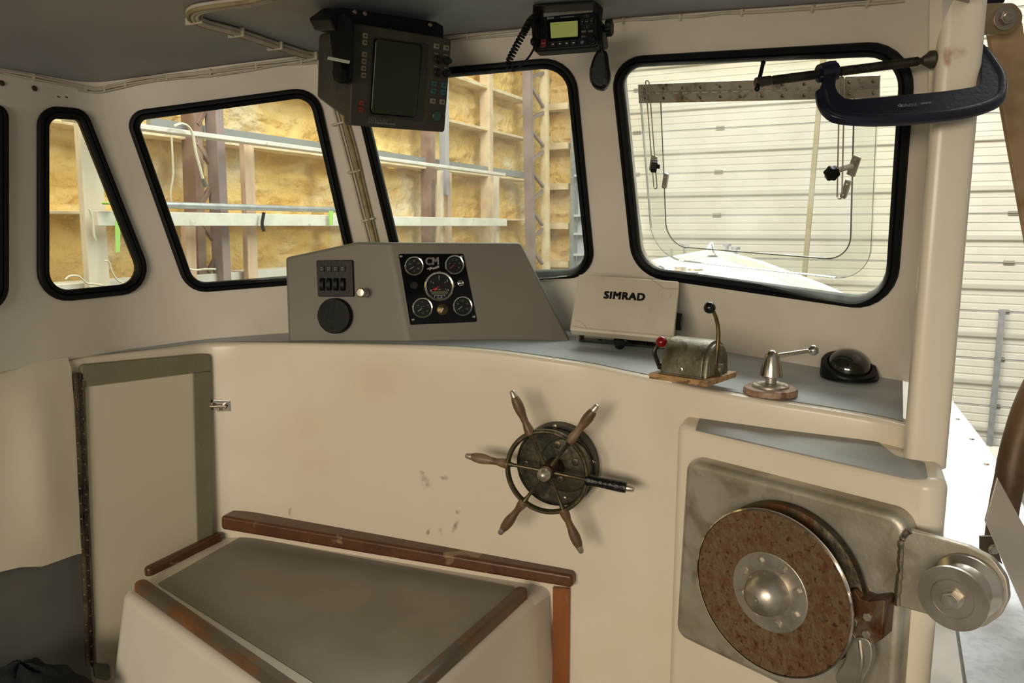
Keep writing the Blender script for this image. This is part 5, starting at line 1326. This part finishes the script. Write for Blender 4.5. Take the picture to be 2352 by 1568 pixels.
t = thing('strut_bracket', 'small brown steel bracket with a nut between the side sheave and the metal plate', 'bracket', PY(2275, 1250, 1.47))
_, Mx_ = flat('bracket_tab', [(2253, 1232), (2283, 1231), (2303, 1296), (2253, 1262)], 1.47, .006, mat('brown_steel', (96, 84, 68), .5, .6), t)
x, y = loc(Mx_, 2281, 1260); mb = MB(); M = Mx_ @ T(x, y, 0); mb.lathe(M, [(.011, 0), (.011, .002), (0, .002)], 20); mb.prism(M, circ(0, 0, .0085, 6), .002, .009, .001, 1); mb.build('bracket_nut', brushed, t)
# ================================================================== SHOP AROUND THE BOAT
from mathutils import noise as NS
SHF = FLOOR-1.35
UWALL, WEND = -4.3, 9.8
foam = mat('spray_foam', (238, 204, 134), .85, c2=(228, 188, 112), scale=2.6, c3=(238, 222, 190), scale3=1.7, mix3=(.50, .68), bump=.8, bscale=11, bdist=.06)
foampale = mat('foam_overspray', (226, 208, 176), .8, c2=(210, 188, 150), scale=6, bump=.3)
def foamh(a, z, seed, horiz=1.0):
    v = Vector((a*1.2, z*6.5, seed)); h = NS.noise(v)*.05
    v = Vector((a*4.5, z*20, seed+5)); h += NS.noise(v)*.045
    v = Vector((a*15, z*30, seed+9)); h += NS.noise(v)*.018
    return h
rows = []
NW, NZ_ = 420, 220
for i in range(NW+1):
    w_ = -1.5+(WEND+1.5+.1)*i/NW
    rows.append([UW(UWALL+foamh(w_, z, 3), w_, z) for z in [SHF+(4.2-SHF)*j/NZ_ for j in range(NZ_+1)]])
mb = MB(); mb.grid(rows); mb.grid([[UW(UWALL-.2, w_, SHF), UW(UWALL-.2, w_, 4.2)] for w_ in (-1.5, WEND+.1)]); mb.build('wall_shop_left', foam, kind='structure', smooth=80)
uE = PW(1312, 400, WEND).dot(UA)
rows = []
for i in range(41):
    u = UWALL+(uE-UWALL)*i/40
    rows.append([UW(u, WEND+foamh(u, z, 11), z) for z in [SHF+(4.2-SHF)*j/NZ_ for j in range(NZ_+1)]])
mb = MB(); mb.grid(rows); mb.build('wall_shop_end', foam, kind='structure', smooth=80)
mb = MB(); mb.prism(Matrix.Identity(4), [tuple(UW(u, w_, 0)[:2]) for u, w_ in ((UWALL-.3, -5), (9, -5), (9, WEND+.3), (UWALL-.3, WEND+.3))], SHF-.1, SHF)
mb.build('floor_shop', mat('concrete', (150, 147, 140), .7, c2=(132, 130, 124), scale=1.5), kind='structure', smooth=0)
def bar(a, b, wd, dp, m, name, parent=None, axis=None):
    d = (b-a); ax = axis or WA
    M = frame(a, d, ax); mb = MB(); mb.box(M, -wd/2, wd/2, -dp/2, dp/2, 0, d.length, .002, 1); return mb.build(name, m, parent, smooth=0)
pinks = mat('primer_purple_steel', (156, 138, 138), .5, .2, c2=(140, 122, 120), scale=4)
browns = mat('brown_primer_steel', (150, 122, 108), .6, .1, c2=(120, 92, 80), scale=5)
lumpink = wood('pinkish_stud', (214, 184, 158), (200, 168, 140), (180, 150, 124), .7, sc=(1, 1, .2), mix3=(.68, .74), scale=16)
lum = wood('white_stud', (216, 204, 186), (202, 188, 168), (168, 150, 128), .7, sc=(1, 1, .2), mix3=(.70, .76), scale=12)
def vert(x0, y0, x1, y1, wpx, u, m, name, label, cat, group=None, zt=None, zb=None, dp=.045):
    a = PU(x0, y0, u); b = PU(x1, y1, u)
    wd = wpx*(a.y*CP-a.z*SP)/FPX*1.12
    ztop = a.z if zt is None else zt; zbot = b.z if zb is None else zb
    t = (ztop-b.z)/(a.z-b.z); top = b.lerp(a, t); t = (zbot-b.z)/(a.z-b.z); bt_ = b.lerp(a, t)
    bt_ = Vector((bt_.x, bt_.y, zbot)); top = Vector((bt_.x*.0+top.x, top.y, ztop))
    o = bar(bt_, top, wd, dp, m, name); tag(o, label, cat, group); return o
vert(198, 260, 224, 668, 47, -3.94, lum, 'lumber_post', 'weathered white lumber post seen through the small slanted port window', 'post', zt=2.6, zb=SHF, dp=.045)
vert(566, 325, 577, 640, 27, -3.95, lumpink, 'wall_stud', 'pinkish stud standing mid-way between the rails, through the port windshield pane', 'stud', zb=SHF)
vert(778, 350, 796, 560, 22, -3.98, lumpink, 'wall_stud', 'pinkish stud at the right edge of the port windshield pane', 'stud', zt=.62, zb=SHF)
vert(432, 510, 436, 650, 26, -4.0, lumpink, 'wall_stud', 'short stud below the white board, left of the brown column, port windshield pane', 'stud', zb=SHF)
vert(1011, 392, 1011, 552, 10, -3.93, lum, 'wall_stud', 'narrow white stud just right of the brown column, centre window', 'stud', zb=SHF)
vert(1029, 396, 1030, 552, 15, -4.03, lumpink, 'wall_stud', 'wide pinkish stud behind the narrow white stud, centre window', 'stud', zb=SHF)
vert(1140, 396, 1140, 552, 11, -3.93, lum, 'wall_stud', 'white stud under the right end of the upper rail, centre window', 'stud', zb=SHF)
vert(439, 250, 452, 650, 21, -4.08, browns, 'steel_column', 'brown rusty steel column behind the rails, port windshield pane', 'column', zt=3.2, zb=SHF, dp=.12)
p_ = vert(491, 250, 511, 650, 21, -3.99, pinks, 'steel_column', 'purple-grey steel channel column beside the brown one, port windshield pane', 'column', zt=3.2, zb=SHF, dp=.1)
vert(983, 300, 984, 552, 16, -4.1, browns, 'steel_column', 'brown steel column seen below the radar display, centre window', 'column', zt=3.2, zb=SHF, dp=.12)
vert(1020, 300, 1021, 395, 12, -4.0, mat('grey_blue_steel', (170, 168, 176), .5, .2), 'steel_column', 'light grey steel channel seen just right of the radar display corner, centre window', 'column', zt=3.2, zb=.3, dp=.08)
vert(1117, 170, 1119, 552, 16, -4.14, mat('foam_coated_column', (222, 200, 170), .75, c2=(200, 176, 150), scale=5), 'steel_column', 'pale overspray-coated column in the middle of the centre window', 'column', zt=3.4, zb=SHF, dp=.12)
# lattice column near the corner
pu = -4.05
lc0 = thing('lattice_column', 'tall purple-grey lattice column with zigzag lacing at the right of the centre window', 'column', PU(1228, 600, pu))
def vpart(x0, y0, x1, y1, wpx, u, m, name, par, zt, zb):
    a = PU(x0, y0, u); b = PU(x1, y1, u); wd = wpx*(a.y*CP-a.z*SP)/FPX*1.1
    t = (zt-b.z)/(a.z-b.z); top = b.lerp(a, t); t = (zb-b.z)/(a.z-b.z); bo = b.lerp(a, t); return bar(bo, top, wd, .1, m, name, par)
vpart(1211, 170, 1219, 600, 15, pu, pinks, 'front_chord', lc0, 3.6, SHF)
vpart(1250, 170, 1254, 600, 10, pu, foampale, 'rear_chord', lc0, 3.6, SHF)
def z8(x, y): return (820+x/3.136, 140+y/3.136)
for a, b in [((1250,120),(1340,85)),((1250,180),(1340,330)),((1255,415),(1340,370)),((1255,500),(1340,610)),((1260,710),(1340,650)),((1260,800),(1340,905)),((1262,1000),(1335,935)),((1262,1080),(1335,1180)),((1262,1280),(1335,1210)),((1265,1370),(1335,1460)),((1250,50),(1340,-60))]:
    bar(PU(*z8(*a), pu), PU(*z8(*b), pu), .035, .035, pinks, 'lacing_bar', lc0, axis=UA)
lc1 = bpy.data.objects['steel_column.001'] if 'steel_column.001' in bpy.data.objects else p_
for a, b in [((471, 252), (452, 286)), ((452, 328), (484, 378)), ((486, 428), (461, 468)), ((463, 511), (497, 560)), ((498, 590), (478, 625))]:
    bar(PU(*a, -4.03), PU(*b, -4.03), .03, .03, browns, 'lacing_bar', p_, axis=UA)
# horizontal members along the foam wall
def horiz(x0, y0, x1, y1, hpx, u, dp, m, name, label, cat, group=None, top=True):
    a = PU(x0, y0, u); b = PU(x1, y1, u); z = (a.z+b.z)/2
    h_ = hpx*(a.y*CP-a.z*SP)/FPX
    a.z = b.z = z-h_/2
    d = b-a; M = frame(a, d, UP); mb = MB(); mb.box(M, -h_/2, h_/2, -dp/2, dp/2, 0, d.length, .003, 1); o = mb.build(name, m, smooth=0); tag(o, label, cat, group); return o
G_ = 'foam-coated wall girts'
for x0, y0, x1, y1, lb in [(-200, 453, 1206, 513, 'overspray-coated wall girt level with the lower white board'), (-200, 229, 1204, 419, 'overspray-coated wall girt just behind the upper white rail'), (500, 148, 1203, 323, 'overspray-coated wall girt in the upper half of the centre window'), (900, 128, 1200, 232, 'topmost overspray-coated wall girt in the centre window'), (-200, 640, 1206, 605, 'lowest overspray-coated wall girt seen through the centre window')]:
    horiz(x0, y0, x1, y1, 9, UWALL+.10, .2, foampale, 'wall_girt', lb, 'girt')
horiz(150, 256, 1153, 402, 12.5, -3.80, .09, lumberw, 'white_rail', 'long upper whitewashed timber rail running along the foam wall', 'rail')
horiz(217, 471, 1161, 508, 35, -3.84, .04, lumberw, 'white_board', 'long whitewashed board on edge at mid-height of the foam wall, under the pipe', 'board')
horiz(-100, 665, 760, 608, 26, -4.10, .2, lumberw, 'white_board', 'whitewashed sill board at the bottom of the port windows', 'board')
a, b = PU(275, 463, -3.86), PU(800, 486, -3.86); b.z = a.z = (a.z+b.z)/2; mb = MB(); mb.cyl(a, b, .0155*1.3, seg=16); t = mb.build('metal_conduit', galv); tag(t, 'galvanised pipe lying on top of the whitewashed board', 'pipe')
a, b = PU(340, 264, -4.12), PU(1203, 412, -4.12); b.z = a.z = (a.z+b.z)/2; mb = MB(); mb.box(frame(a, b-a, UP), -.035, .035, -.02, .02, 0, (b-a).length); t = mb.build('steel_channel', mat('grey_channel', (150, 152, 152), .5, .4), smooth=0); tag(t, 'grey steel channel running behind the upper white rail', 'channel')
# hanging cords, tape
cordm = mat('cream_cord', (206, 200, 180), .5)
def cord(pts, u, r, label, name='extension_cord', m=None, cat='cord'):
    mb = MB(); mb.tube(smooth_path([PU(a, b, u) for a, b in pts], 6), r, 6); t = mb.build(name, m or cordm); tag(t, label, cat); return t
t = cord([(400, 290), (415, 284), (432, 290), (443, 310), (450, 350), (458, 380), (466, 410)], -3.72, .008, 'white cord with a dark plug end looped over the upper rail, port windshield pane')
a = PU(466, 411, -3.72); b = PU(473, 428, -3.72); mb = MB(); mb.cyl(a, b, .013, .017, 10); mb.build('cord_plug', mat('grey_plug', (96, 92, 88), .5), t)
cord([(393, 300), (396, 350), (398, 400), (392, 440), (394, 470)], -4.0, .006, 'thin white wire hanging down the foam at the left of the port windshield pane', 'hanging_wire')
cord([(398, 535), (412, 560), (413, 590), (425, 612), (445, 620), (470, 618), (495, 618)], -3.72, .006, 'white wire curling onto the sill board, port windshield pane', 'loose_wire')
cord([(150, 642), (160, 634), (180, 634), (200, 650), (215, 652), (235, 655)], -3.68, .005, 'white wire lying across the foot of the lumber post', 'loose_wire')
cord([(240, 598), (250, 602), (258, 625), (272, 645), (300, 655)], -3.72, .005, 'white wire drooping right of the lumber post, small port window', 'loose_wire')
cord([(205, 480), (212, 500), (216, 540), (220, 552)], -3.70, .006, 'wire with a small clear plug hanging down the lumber post', 'hanging_wire')
cord([(606, 488), (604, 500), (602, 514), (606, 531)], -3.78, .012, 'short black strap hanging from the whitewashed board', 'black_strap', rubber, 'strap')
green = mat('lime_green_tape', (160, 206, 104), .5)
mb = MB(); M = frame(PU(266, 512, -3.76), UA, WA); mb.prism(M, [loc(M, 264, 506), loc(M, 276, 506), loc(M, 275, 578), loc(M, 265, 580)], 0, .003); t = mb.build('green_strap', green, smooth=0); tag(t, 'lime green tape strip hanging under the board end, small port window', 'tape')
mb = MB(); M = frame(PU(245, 466, -3.80), UA, WA); mb.prism(M, rnd([loc(M, 232, 464), loc(M, 262, 464), loc(M, 275, 470), (loc(M, 235, 470))], .01, 3), 0, .05, .01, 2); t = mb.build('green_strap', green, smooth=0); tag(t, 'coiled lime green tape on top of the left end of the whitewashed board', 'tape')
mb = MB(); M = frame(PU(760, 495, -3.79), UA, WA); mb.prism(M, [loc(M, 755, 484), loc(M, 765, 484), loc(M, 764, 516), loc(M, 756, 516)], 0, .004); t = mb.build('green_strap', green, smooth=0); tag(t, 'lime green tape wrapped round the pipe and board at the right of the port pane', 'tape')
# ---- end wall girts, door track
for y, lb in [(250, 'topmost'), (339, 'second from top'), (430, 'third from top'), (519, 'fourth from top'), (605, 'lowest')]:
    a = PW(1250, y, WEND-.12); b = PW(1312, y, WEND-.12); b.z = a.z; mb = MB(); mb.box(frame(a, b-a, UP), -.04, .04, -.12, .12, 0, (b-a).length); t = mb.build('end_wall_girt', foampale, smooth=0); tag(t, lb+' of the girts on the short foam end wall beside the door track', 'girt')
trk = thing('door_track', 'galvanised vertical door track with angle brackets between the foam end wall and the overhead door', 'door track', PW(1320, 600, WEND-.2))
ua = PW(1311, 400, WEND-.2).dot(UA)
def wbox(u0, u1, w0, w1, z0, z1, m, name, par=None, bev=0):
    c = [UW(u, w_, z) for u, w_, z in ((u0,w0,z0),(u1,w0,z0),(u1,w1,z0),(u0,w1,z0),(u0,w0,z1),(u1,w0,z1),(u1,w1,z1),(u0,w1,z1))]
    mb = MB(); mb.hexa(c, bev, 1); return mb.build(name, m, par, smooth=0)
wbox(ua, ua+.05, WEND-.22, WEND-.10, SHF, 4, galv, 'track_rail', trk)
wbox(ua+.05, ua+.17, WEND-.06, WEND-.02, SHF, 4, mat('grey_jamb', (176, 180, 184), .5), 'door_jamb', trk)
for y in (403, 495, 537, 585):
    z = PW(1325, y, WEND-.2).z; wbox(ua+.05, ua+.16, WEND-.20, WEND-.05, z-.015, z+.015, mat('bright_bracket', (214, 220, 226), .4, .3), 'track_bracket', trk)
# ---- overhead door
dwhite = mat('door_white', (226, 226, 216), .55, c2=(220, 220, 208), scale=3)
dgrey = mat('door_strut_grey', (206, 206, 196), .45, .3)
gd = thing('overhead_door', 'large white sectional overhead door with horizontal struts and hinges at the bow end of the shop', 'overhead door', UW(1.5, WEND, SHF))
zs = [PW(2250, y, WEND).z for y in (318, 983)]; pitch = (zs[0]-zs[1])/6
uD0, uD1 = ua+.175, 6.0
for k in range(-5, 9):
    zj = zs[0]-pitch*(k-.5)      # joint above strut k
    z1, z0 = zj-.004, zj-pitch+.004
    if z1 < SHF: break
    z0 = max(z0, SHF+.001)
    prof = []                    # (w offset, z)
    nr = 6; hh_ = (z1-z0)/nr
    rows = []
    pr = [(0, z1)]
    for r_ in range(nr):
        a_ = z1-hh_*r_; pr += [(0, a_-.004), (.012, a_-.010), (.012, a_-.020), (0, a_-.028), (0, a_-hh_+.002)]
    for u in (uD0, uD1): rows.append([UW(u, WEND+.02+o_, z) for o_, z in pr])
    mb = MB(); mb.grid(rows); mb.build('door_section', dwhite, gd, smooth=0)
    zc_ = zs[0]-pitch*k
    mb = MB(); rows = []
    for u in (uD0, uD1): rows.append([UW(u, WEND+o_, zc_+zz) for o_, zz in ((.018, .028), (-.01, .028), (-.022, .018), (-.022, -.018), (-.01, -.028), (.018, -.028))])
    mb.grid(rows, closed=True); mb.build('door_strut', dgrey, gd, smooth=0)
    for px, py in ((1460, 399), (1650, 392), (2307, 712)):
        u = PW(px, py, WEND).dot(UA)
        mb = MB(); M = FR(UW(u, WEND+.02, zj), UA, UP, -WA)
        mb.box(M, -.05, .05, -.022, .022, 0, .012); mb.cyl(M @ Vector((-.05, .004, .018)), M @ Vector((.05, .004, .018)), .010, seg=8); mb.build('door_hinge', mat('hinge_grey', (150, 148, 134), .45, .5), gd, smooth=30)
u = PW(2288, 860, WEND-.05).dot(UA); z0_ = PW(2300, 710, WEND-.05).z
wbox(u-.03, u+.03, WEND-.07, WEND-.05, SHF, z0_, galv, 'centre_stile', gd)
a = PW(1893, 110, 9.1); b = PW(1846, 650, 9.1); d = (a-b).normalized(); t = bar(b-d*1.2, a+d*.8, .085, .05, wood('olive_pole_wood', (168, 158, 116), (150, 140, 98), None, .7), 'wooden_pole'); tag(t, 'tall olive-tan timber prop standing in front of the overhead door', 'timber prop')
# ---- boat exterior: foredeck, side deck, fittings
hullw = mat('bright_hull_gelcoat', (236, 238, 238), .25, c2=(230, 232, 232), scale=2, coat=.2)
tipP = PY(1640, 585, 4.9); Lf_ = PY(1484, 617, 4.0); Ln = PY(1290, 690, 2.95); Rf = PY(1890, 678, 2.8); Rn = PY(2010, 738, 2.32); Cn = PY(1600, 790, 2.6)
Rm = tipP.lerp(Rf, .5)+Vector((.05, .02, 0)); Lm = tipP.lerp(Lf_, .5)
loop = [tipP, Lm, Lf_, Ln, Cn, Rn, Rf, Rm]
mb = MB(); c = sum(loop, Vector())/8+UP*.02
top = [mb.bm.verts.new(p) for p in loop]; cv = mb.bm.verts.new(c); lo = [mb.bm.verts.new(p-UP*.5) for p in loop]
for i in range(8): j = (i+1) % 8; mb.bm.faces.new((top[i], top[j], cv)); mb.bm.faces.new((top[i], lo[i], lo[j], top[j]))
fd = mb.build('foredeck', hullw, smooth=30); tag(fd, 'bright white foredeck narrowing to the bow, seen through the starboard windshield', 'deck')
for P, nm in (([tipP, Rm, Rf, Rn], 'toe_rail'), ([tipP, Lm, Lf_, Ln], 'toe_rail')):
    mb = MB(); Q = [p+UP*.012 for p in P]; mb.tube(Q, .03, 8); mb.build(nm, hullw, fd)
mb = MB(); cc_ = c+UP*.006; mb.poly([cc_+(p-cc_)*.72+UP*.004 for p in (tipP.lerp(c, .25), Rm.lerp(c, .1), Rf.lerp(c, .1), Rn.lerp(c, .3), Cn, Cn.lerp(Ln, .3), c.lerp(Lm, .4))]); mb.build('deck_nonskid', mat('pale_deck_nonskid', (222, 226, 222), .6), fd, smooth=0)
# bow horn fitting
M = frame(PY(1632, 584, 4.75), Vector((-.3, -1, 0)), Vector((1, 0, 0)))
mb = MB(); P = smooth_path([Vector((*loc(M, *q), 0)) for q in [(1614, 586), (1622, 572), (1629, 560), (1637, 556), (1639, 566), (1640, 576), (1650, 586)]], 4)
mb.prism(M, [(p.x, p.y) for p in P], -.04, .04, .01, 2); t = mb.build('bow_fairlead', hullw); tag(t, 'curved white horn standing at the tip of the bow', 'bow fitting')
for q0, q1, cap, lb in [((1543, 571), (1545, 596), 0, 'thin white pin at the far left of the bow'), ((1573, 564), (1573, 590), 1, 'capped pin on the bow left of the white horn'), ((1670, 562), (1672, 589), 1, 'capped pin on the bow just right of the white horn'), ((1690, 570), (1691, 598), 1, 'capped pin at the far right of the bow')]:
    a = PY(*q0, 4.6); b = PY(*q1, 4.6); b.x = a.x; b -= UP*.02; mb = MB(); mb.cyl(b, a, .010, seg=10)
    if cap: mb.cyl(a-UP*.008, a+UP*.008, .026, seg=12)
    t = mb.build('bow_pin', galv); tag(t, lb, 'pin')
sp_ = thing('mooring_post', 'stubby silver mooring post with a cross pin on the foredeck, behind the plotter cover', 'bollard', PY(1563, 680, 3.2))
mb = MB(); a = PY(1563.5, 613, 3.3); b = PY(1563.5, 690, 3.3); b.x = a.x; b.y = a.y; mb.cyl(b-UP*.03, a, .0275, seg=24); mb.build('post_tube', mat('polished_post', (214, 212, 200), .25, .7), sp_)
mb = MB(); mb.cyl(PY(1525, 627, 3.3), PY(1604, 627, 3.3), .006, seg=8); mb.build('cross_pin', brushed, sp_)
M = frame(PY(1597, 620, 3.6), UP, Vector((1, 0, 0))); mb = MB(); mb.torus(M, .03, .006, 24, 8); t = mb.build('deck_ring', brushed); tag(t, 'small metal ring lying on the foredeck right of the mooring post', 'ring')
# starboard side deck and gunwale
ZS = -.72
g = [PZ(*q, ZS) for q in [(2150, 888), (2177, 926), (2252, 1029), (2283, 1085), (2345, 1195), (2420, 1330)]]
g = smooth_path([g[0]+(g[0]-g[1])*3]+g+[UW(g[-1].dot(UA)+.02, .2, ZS)], 4)
sdk = thing('side_deck', 'bright white speckled starboard side deck with raised gunwale outside the window post', 'deck', g[10])
mb = MB(); rows = [[UW(max(.16, 0), p.dot(WA), ZS-.05) if p.dot(WA) > 1.0 else UW(.16, p.dot(WA), ZS-.05), p+UP*-.05] for p in g]; mb.grid(rows); mb.grid([[q-UP*.03 for q in r] for r in rows]); mb.build('deck_surface', mat('speckled_side_deck', (222, 226, 230), .55, c2=(206, 212, 218), scale=60, mix=(.5, .62)), sdk, smooth=0)
mb = MB(); rows = []
for p in g: rows.append([p+UA*o_+UP*z for o_, z in ((-.055, -.05), (-.05, -.015), (-.035, -.012), (-.03, .0), (.02, .004), (.03, -.005), (.03, -.5), (-.055, -.5))])
mb.grid(rows, closed=True, cap=True); mb.build('gunwale', hullw, sdk, smooth=30)
for q in [(2200, 964), (2232, 1010), (2266, 1068)]:
    p = PZ(*q, ZS); mb = MB(); mb.lathe(T(p.x, p.y, ZS+.002), [(.008, 0), (.006, .003), (0, .004)], 10); mb.build('gunwale_bolt', steel, sdk)
# drums by the door
dm = mat('white_drum_plastic', (222, 222, 212), .4, c2=(210, 210, 198), scale=5)
p = PW(2286, 1068, 8.2); mb = MB(); M = frame(p-UA*.15, UA, UP); mb.lathe(M, [(.02, -.02), (.12, -.015), (.165, .03), (.175, .08), (.168, .10), (.175, .12), (.175, .30), (.168, .32), (.175, .34), (.16, .42), (0, .43)], 28)
t = mb.build('plastic_drum', dm, smooth=40); tag(t, 'white plastic drum lying beyond the gunwale near the overhead door', 'drum')
p = PW(2352, 1150, 7.6); mb = MB(); M = frame(p+UA*.05, UA, UP); mb.lathe(M, [(.02, -.02), (.15, -.015), (.20, .04), (.205, .30), (.19, .40), (0, .41)], 28)
t = mb.build('plastic_drum', dm, smooth=40); tag(t, 'white plastic drum at the right edge behind the brown pole', 'drum')
# ================================================================== STAINS AND GROUPS
def stainmat(name, c, a, scale=18):
    m = bpy.data.materials.new(name); m.use_nodes = True; nt = m.node_tree; N = nt.nodes; L = nt.links; b = N['Principled BSDF']
    b.inputs['Base Color'].default_value = lin(c); b.inputs['Roughness'].default_value = .6
    tc = N.new('ShaderNodeTexCoord'); uv = N.new('ShaderNodeUVMap'); vm = N.new('ShaderNodeVectorMath'); vm.operation = 'DISTANCE'; vm.inputs[1].default_value = (.5, .5, 0)
    L.new(uv.outputs[0], vm.inputs[0]); mr = N.new('ShaderNodeMapRange'); mr.interpolation_type = 'SMOOTHSTEP'; mr.inputs['From Min'].default_value = .5; mr.inputs['From Max'].default_value = .08
    L.new(vm.outputs['Value'], mr.inputs['Value']); n = N.new('ShaderNodeTexNoise'); n.inputs['Scale'].default_value = scale; n.inputs['Detail'].default_value = 6; L.new(tc.outputs['Object'], n.inputs['Vector'])
    r2 = N.new('ShaderNodeMapRange'); r2.inputs['From Min'].default_value = .35; r2.inputs['From Max'].default_value = .65; L.new(n.outputs['Fac'], r2.inputs['Value'])
    mu = N.new('ShaderNodeMath'); mu.operation = 'MULTIPLY'; L.new(mr.outputs['Result'], mu.inputs[0]); L.new(r2.outputs['Result'], mu.inputs[1])
    m2 = N.new('ShaderNodeMath'); m2.operation = 'MULTIPLY'; L.new(mu.outputs[0], m2.inputs[0]); m2.inputs[1].default_value = a; L.new(m2.outputs[0], b.inputs['Alpha']); return m
def stain(px, py, w_, h_, m, bv, parent, rot=0, n=8):
    me = bpy.data.meshes.new('surface_stain'); V = []; UV = []; c, s = math.cos(rot), math.sin(rot)
    for i in range(n+1):
        for j in range(n+1):
            a, b = (i/n-.5)*w_, (j/n-.5)*h_
            h = bv.ray_cast(O0, ray(px+a*c-b*s, py+a*s+b*c).normalized())
            if h[0] is None: return
            nn = h[1] if h[1].dot(h[0]) < 0 else -h[1]
            V.append(h[0]+nn*.0009); UV.append((i/n, j/n))
    F = [(i*(n+1)+j, (i+1)*(n+1)+j, (i+1)*(n+1)+j+1, i*(n+1)+j+1) for i in range(n) for j in range(n)]
    me.from_pydata(V, [], F); ul = me.uv_layers.new(name='UVMap')
    for p in me.polygons:
        p.use_smooth = True
        for li, vi in zip(p.loop_indices, p.vertices): ul.data[li].uv = UV[vi]
    me.materials.append(m); o = bpy.data.objects.new('surface_stain', me); COL.objects.link(o); o.parent = parent
smg = stainmat('grey_scuff', (120, 102, 76), .5, 60); rst = stainmat('rust_bleed', (176, 128, 74), .8, 30); pinkst = stainmat('faint_pink_mark', (206, 150, 128), .07, 4)
wb = bpy.data.objects['wall_bulkhead']; wr_ = bpy.data.objects['wall_right']
for q in [(975, 1105, 44, 30, .9), (1020, 1096, 26, 16, .2), (968, 1085, 20, 12, 0), (1046, 1208, 14, 44, .5), (983, 1222, 12, 22, .2), (1012, 1220, 12, 22, 0), (668, 1175, 14, 26, 0), (1052, 1175, 16, 14, 0)]:
    stain(q[0], q[1], q[2], q[3], smg, BV_B, wb, q[4])
stain(720, 1000, 260, 340, pinkst, BV_B, wb); stain(860, 880, 220, 160, pinkst, BV_B, wb)
stain(2192, 120, 70, 40, rst, BV_R, wr_); stain(2176, 132, 26, 60, rst, BV_R, wr_)
GRP = {'wall_girt': 'overspray-coated girts on the foam wall', 'wall_stud': 'timber wall studs', 'steel_column': 'steel wall columns', 'bow_pin': 'pins on the bow', 'end_wall_girt': 'girts on the foam end wall', 'loose_wire': 'loose white wires', 'plastic_drum': 'white plastic drums', 'white_board': 'whitewashed boards', 'cable_run': 'thin cable runs along the ceiling edge', 'cable_bundle': 'cable bundles', 'green_strap': 'lime green tape strips'}
for o in list(bpy.data.objects):
    if o.parent is None and o.name.split('.')[0] in GRP and 'category' in o: o['group'] = GRP[o.name.split('.')[0]]
WORLD_STR = .24; EXPO = .0
def LIGHTS():
    area('shop_light_aft', UW(-.4, -5.2, .55), UW(-.7, 2, -.6), 3.4, 1.5, 262, (1, .86, .68))
    area('shop_light_bow', UW(-1.5, 5.5, 3.6), UW(-1.8, 6.8, 0), 5, 2.5, 270, (1, .97, .9))
    area('shop_light_port', UW(-2.6, 1.5, 3.6), UW(-4.1, 2.5, -.3), 4, 1.0, 240, (1, .96, .88))
    area('shop_light_starboard', UW(1.6, 4.5, 3.4), UW(1.6, 7.5, -.5), 3, 2, 165, (1, .97, .9))
    area('shop_light_over_bow', UW(-.4, 4.6, 2.7), UW(-.4, 2.2, -.4), 3, 1, 150, (.92, .97, 1))
# ================================================================== CAMERA, LIGHT, LOOK
cam = bpy.data.cameras.new('camera'); co = bpy.data.objects.new('camera', cam); COL.objects.link(co)
cam.sensor_width = 36; cam.lens = 36*FPX/2352; cam.clip_start = .02; cam.clip_end = 200
co.rotation_euler = (PI/2-PITCH, 0, 0); SC.camera = co
wd = bpy.data.worlds.new('world'); SC.world = wd; wd.use_nodes = True
wd.node_tree.nodes['Background'].inputs[0].default_value = (1.0, .96, .88, 1); wd.node_tree.nodes['Background'].inputs[1].default_value = WORLD_STR
def area(name, P, target, sx, sy, power, col=(1, 1, 1)):
    l = bpy.data.lights.new(name, 'AREA'); l.shape = 'RECTANGLE'; l.size = sx; l.size_y = sy; l.energy = power; l.color = col
    o = bpy.data.objects.new(name, l); COL.objects.link(o); o.location = P
    o.rotation_euler = (Vector(target)-Vector(P)).to_track_quat('-Z', 'Y').to_euler(); return o
LIGHTS()
vs = SC.view_settings; vs.view_transform = 'Standard'; vs.look = 'None'; vs.gamma = 1; vs.exposure = EXPO
vs.use_curve_mapping = False
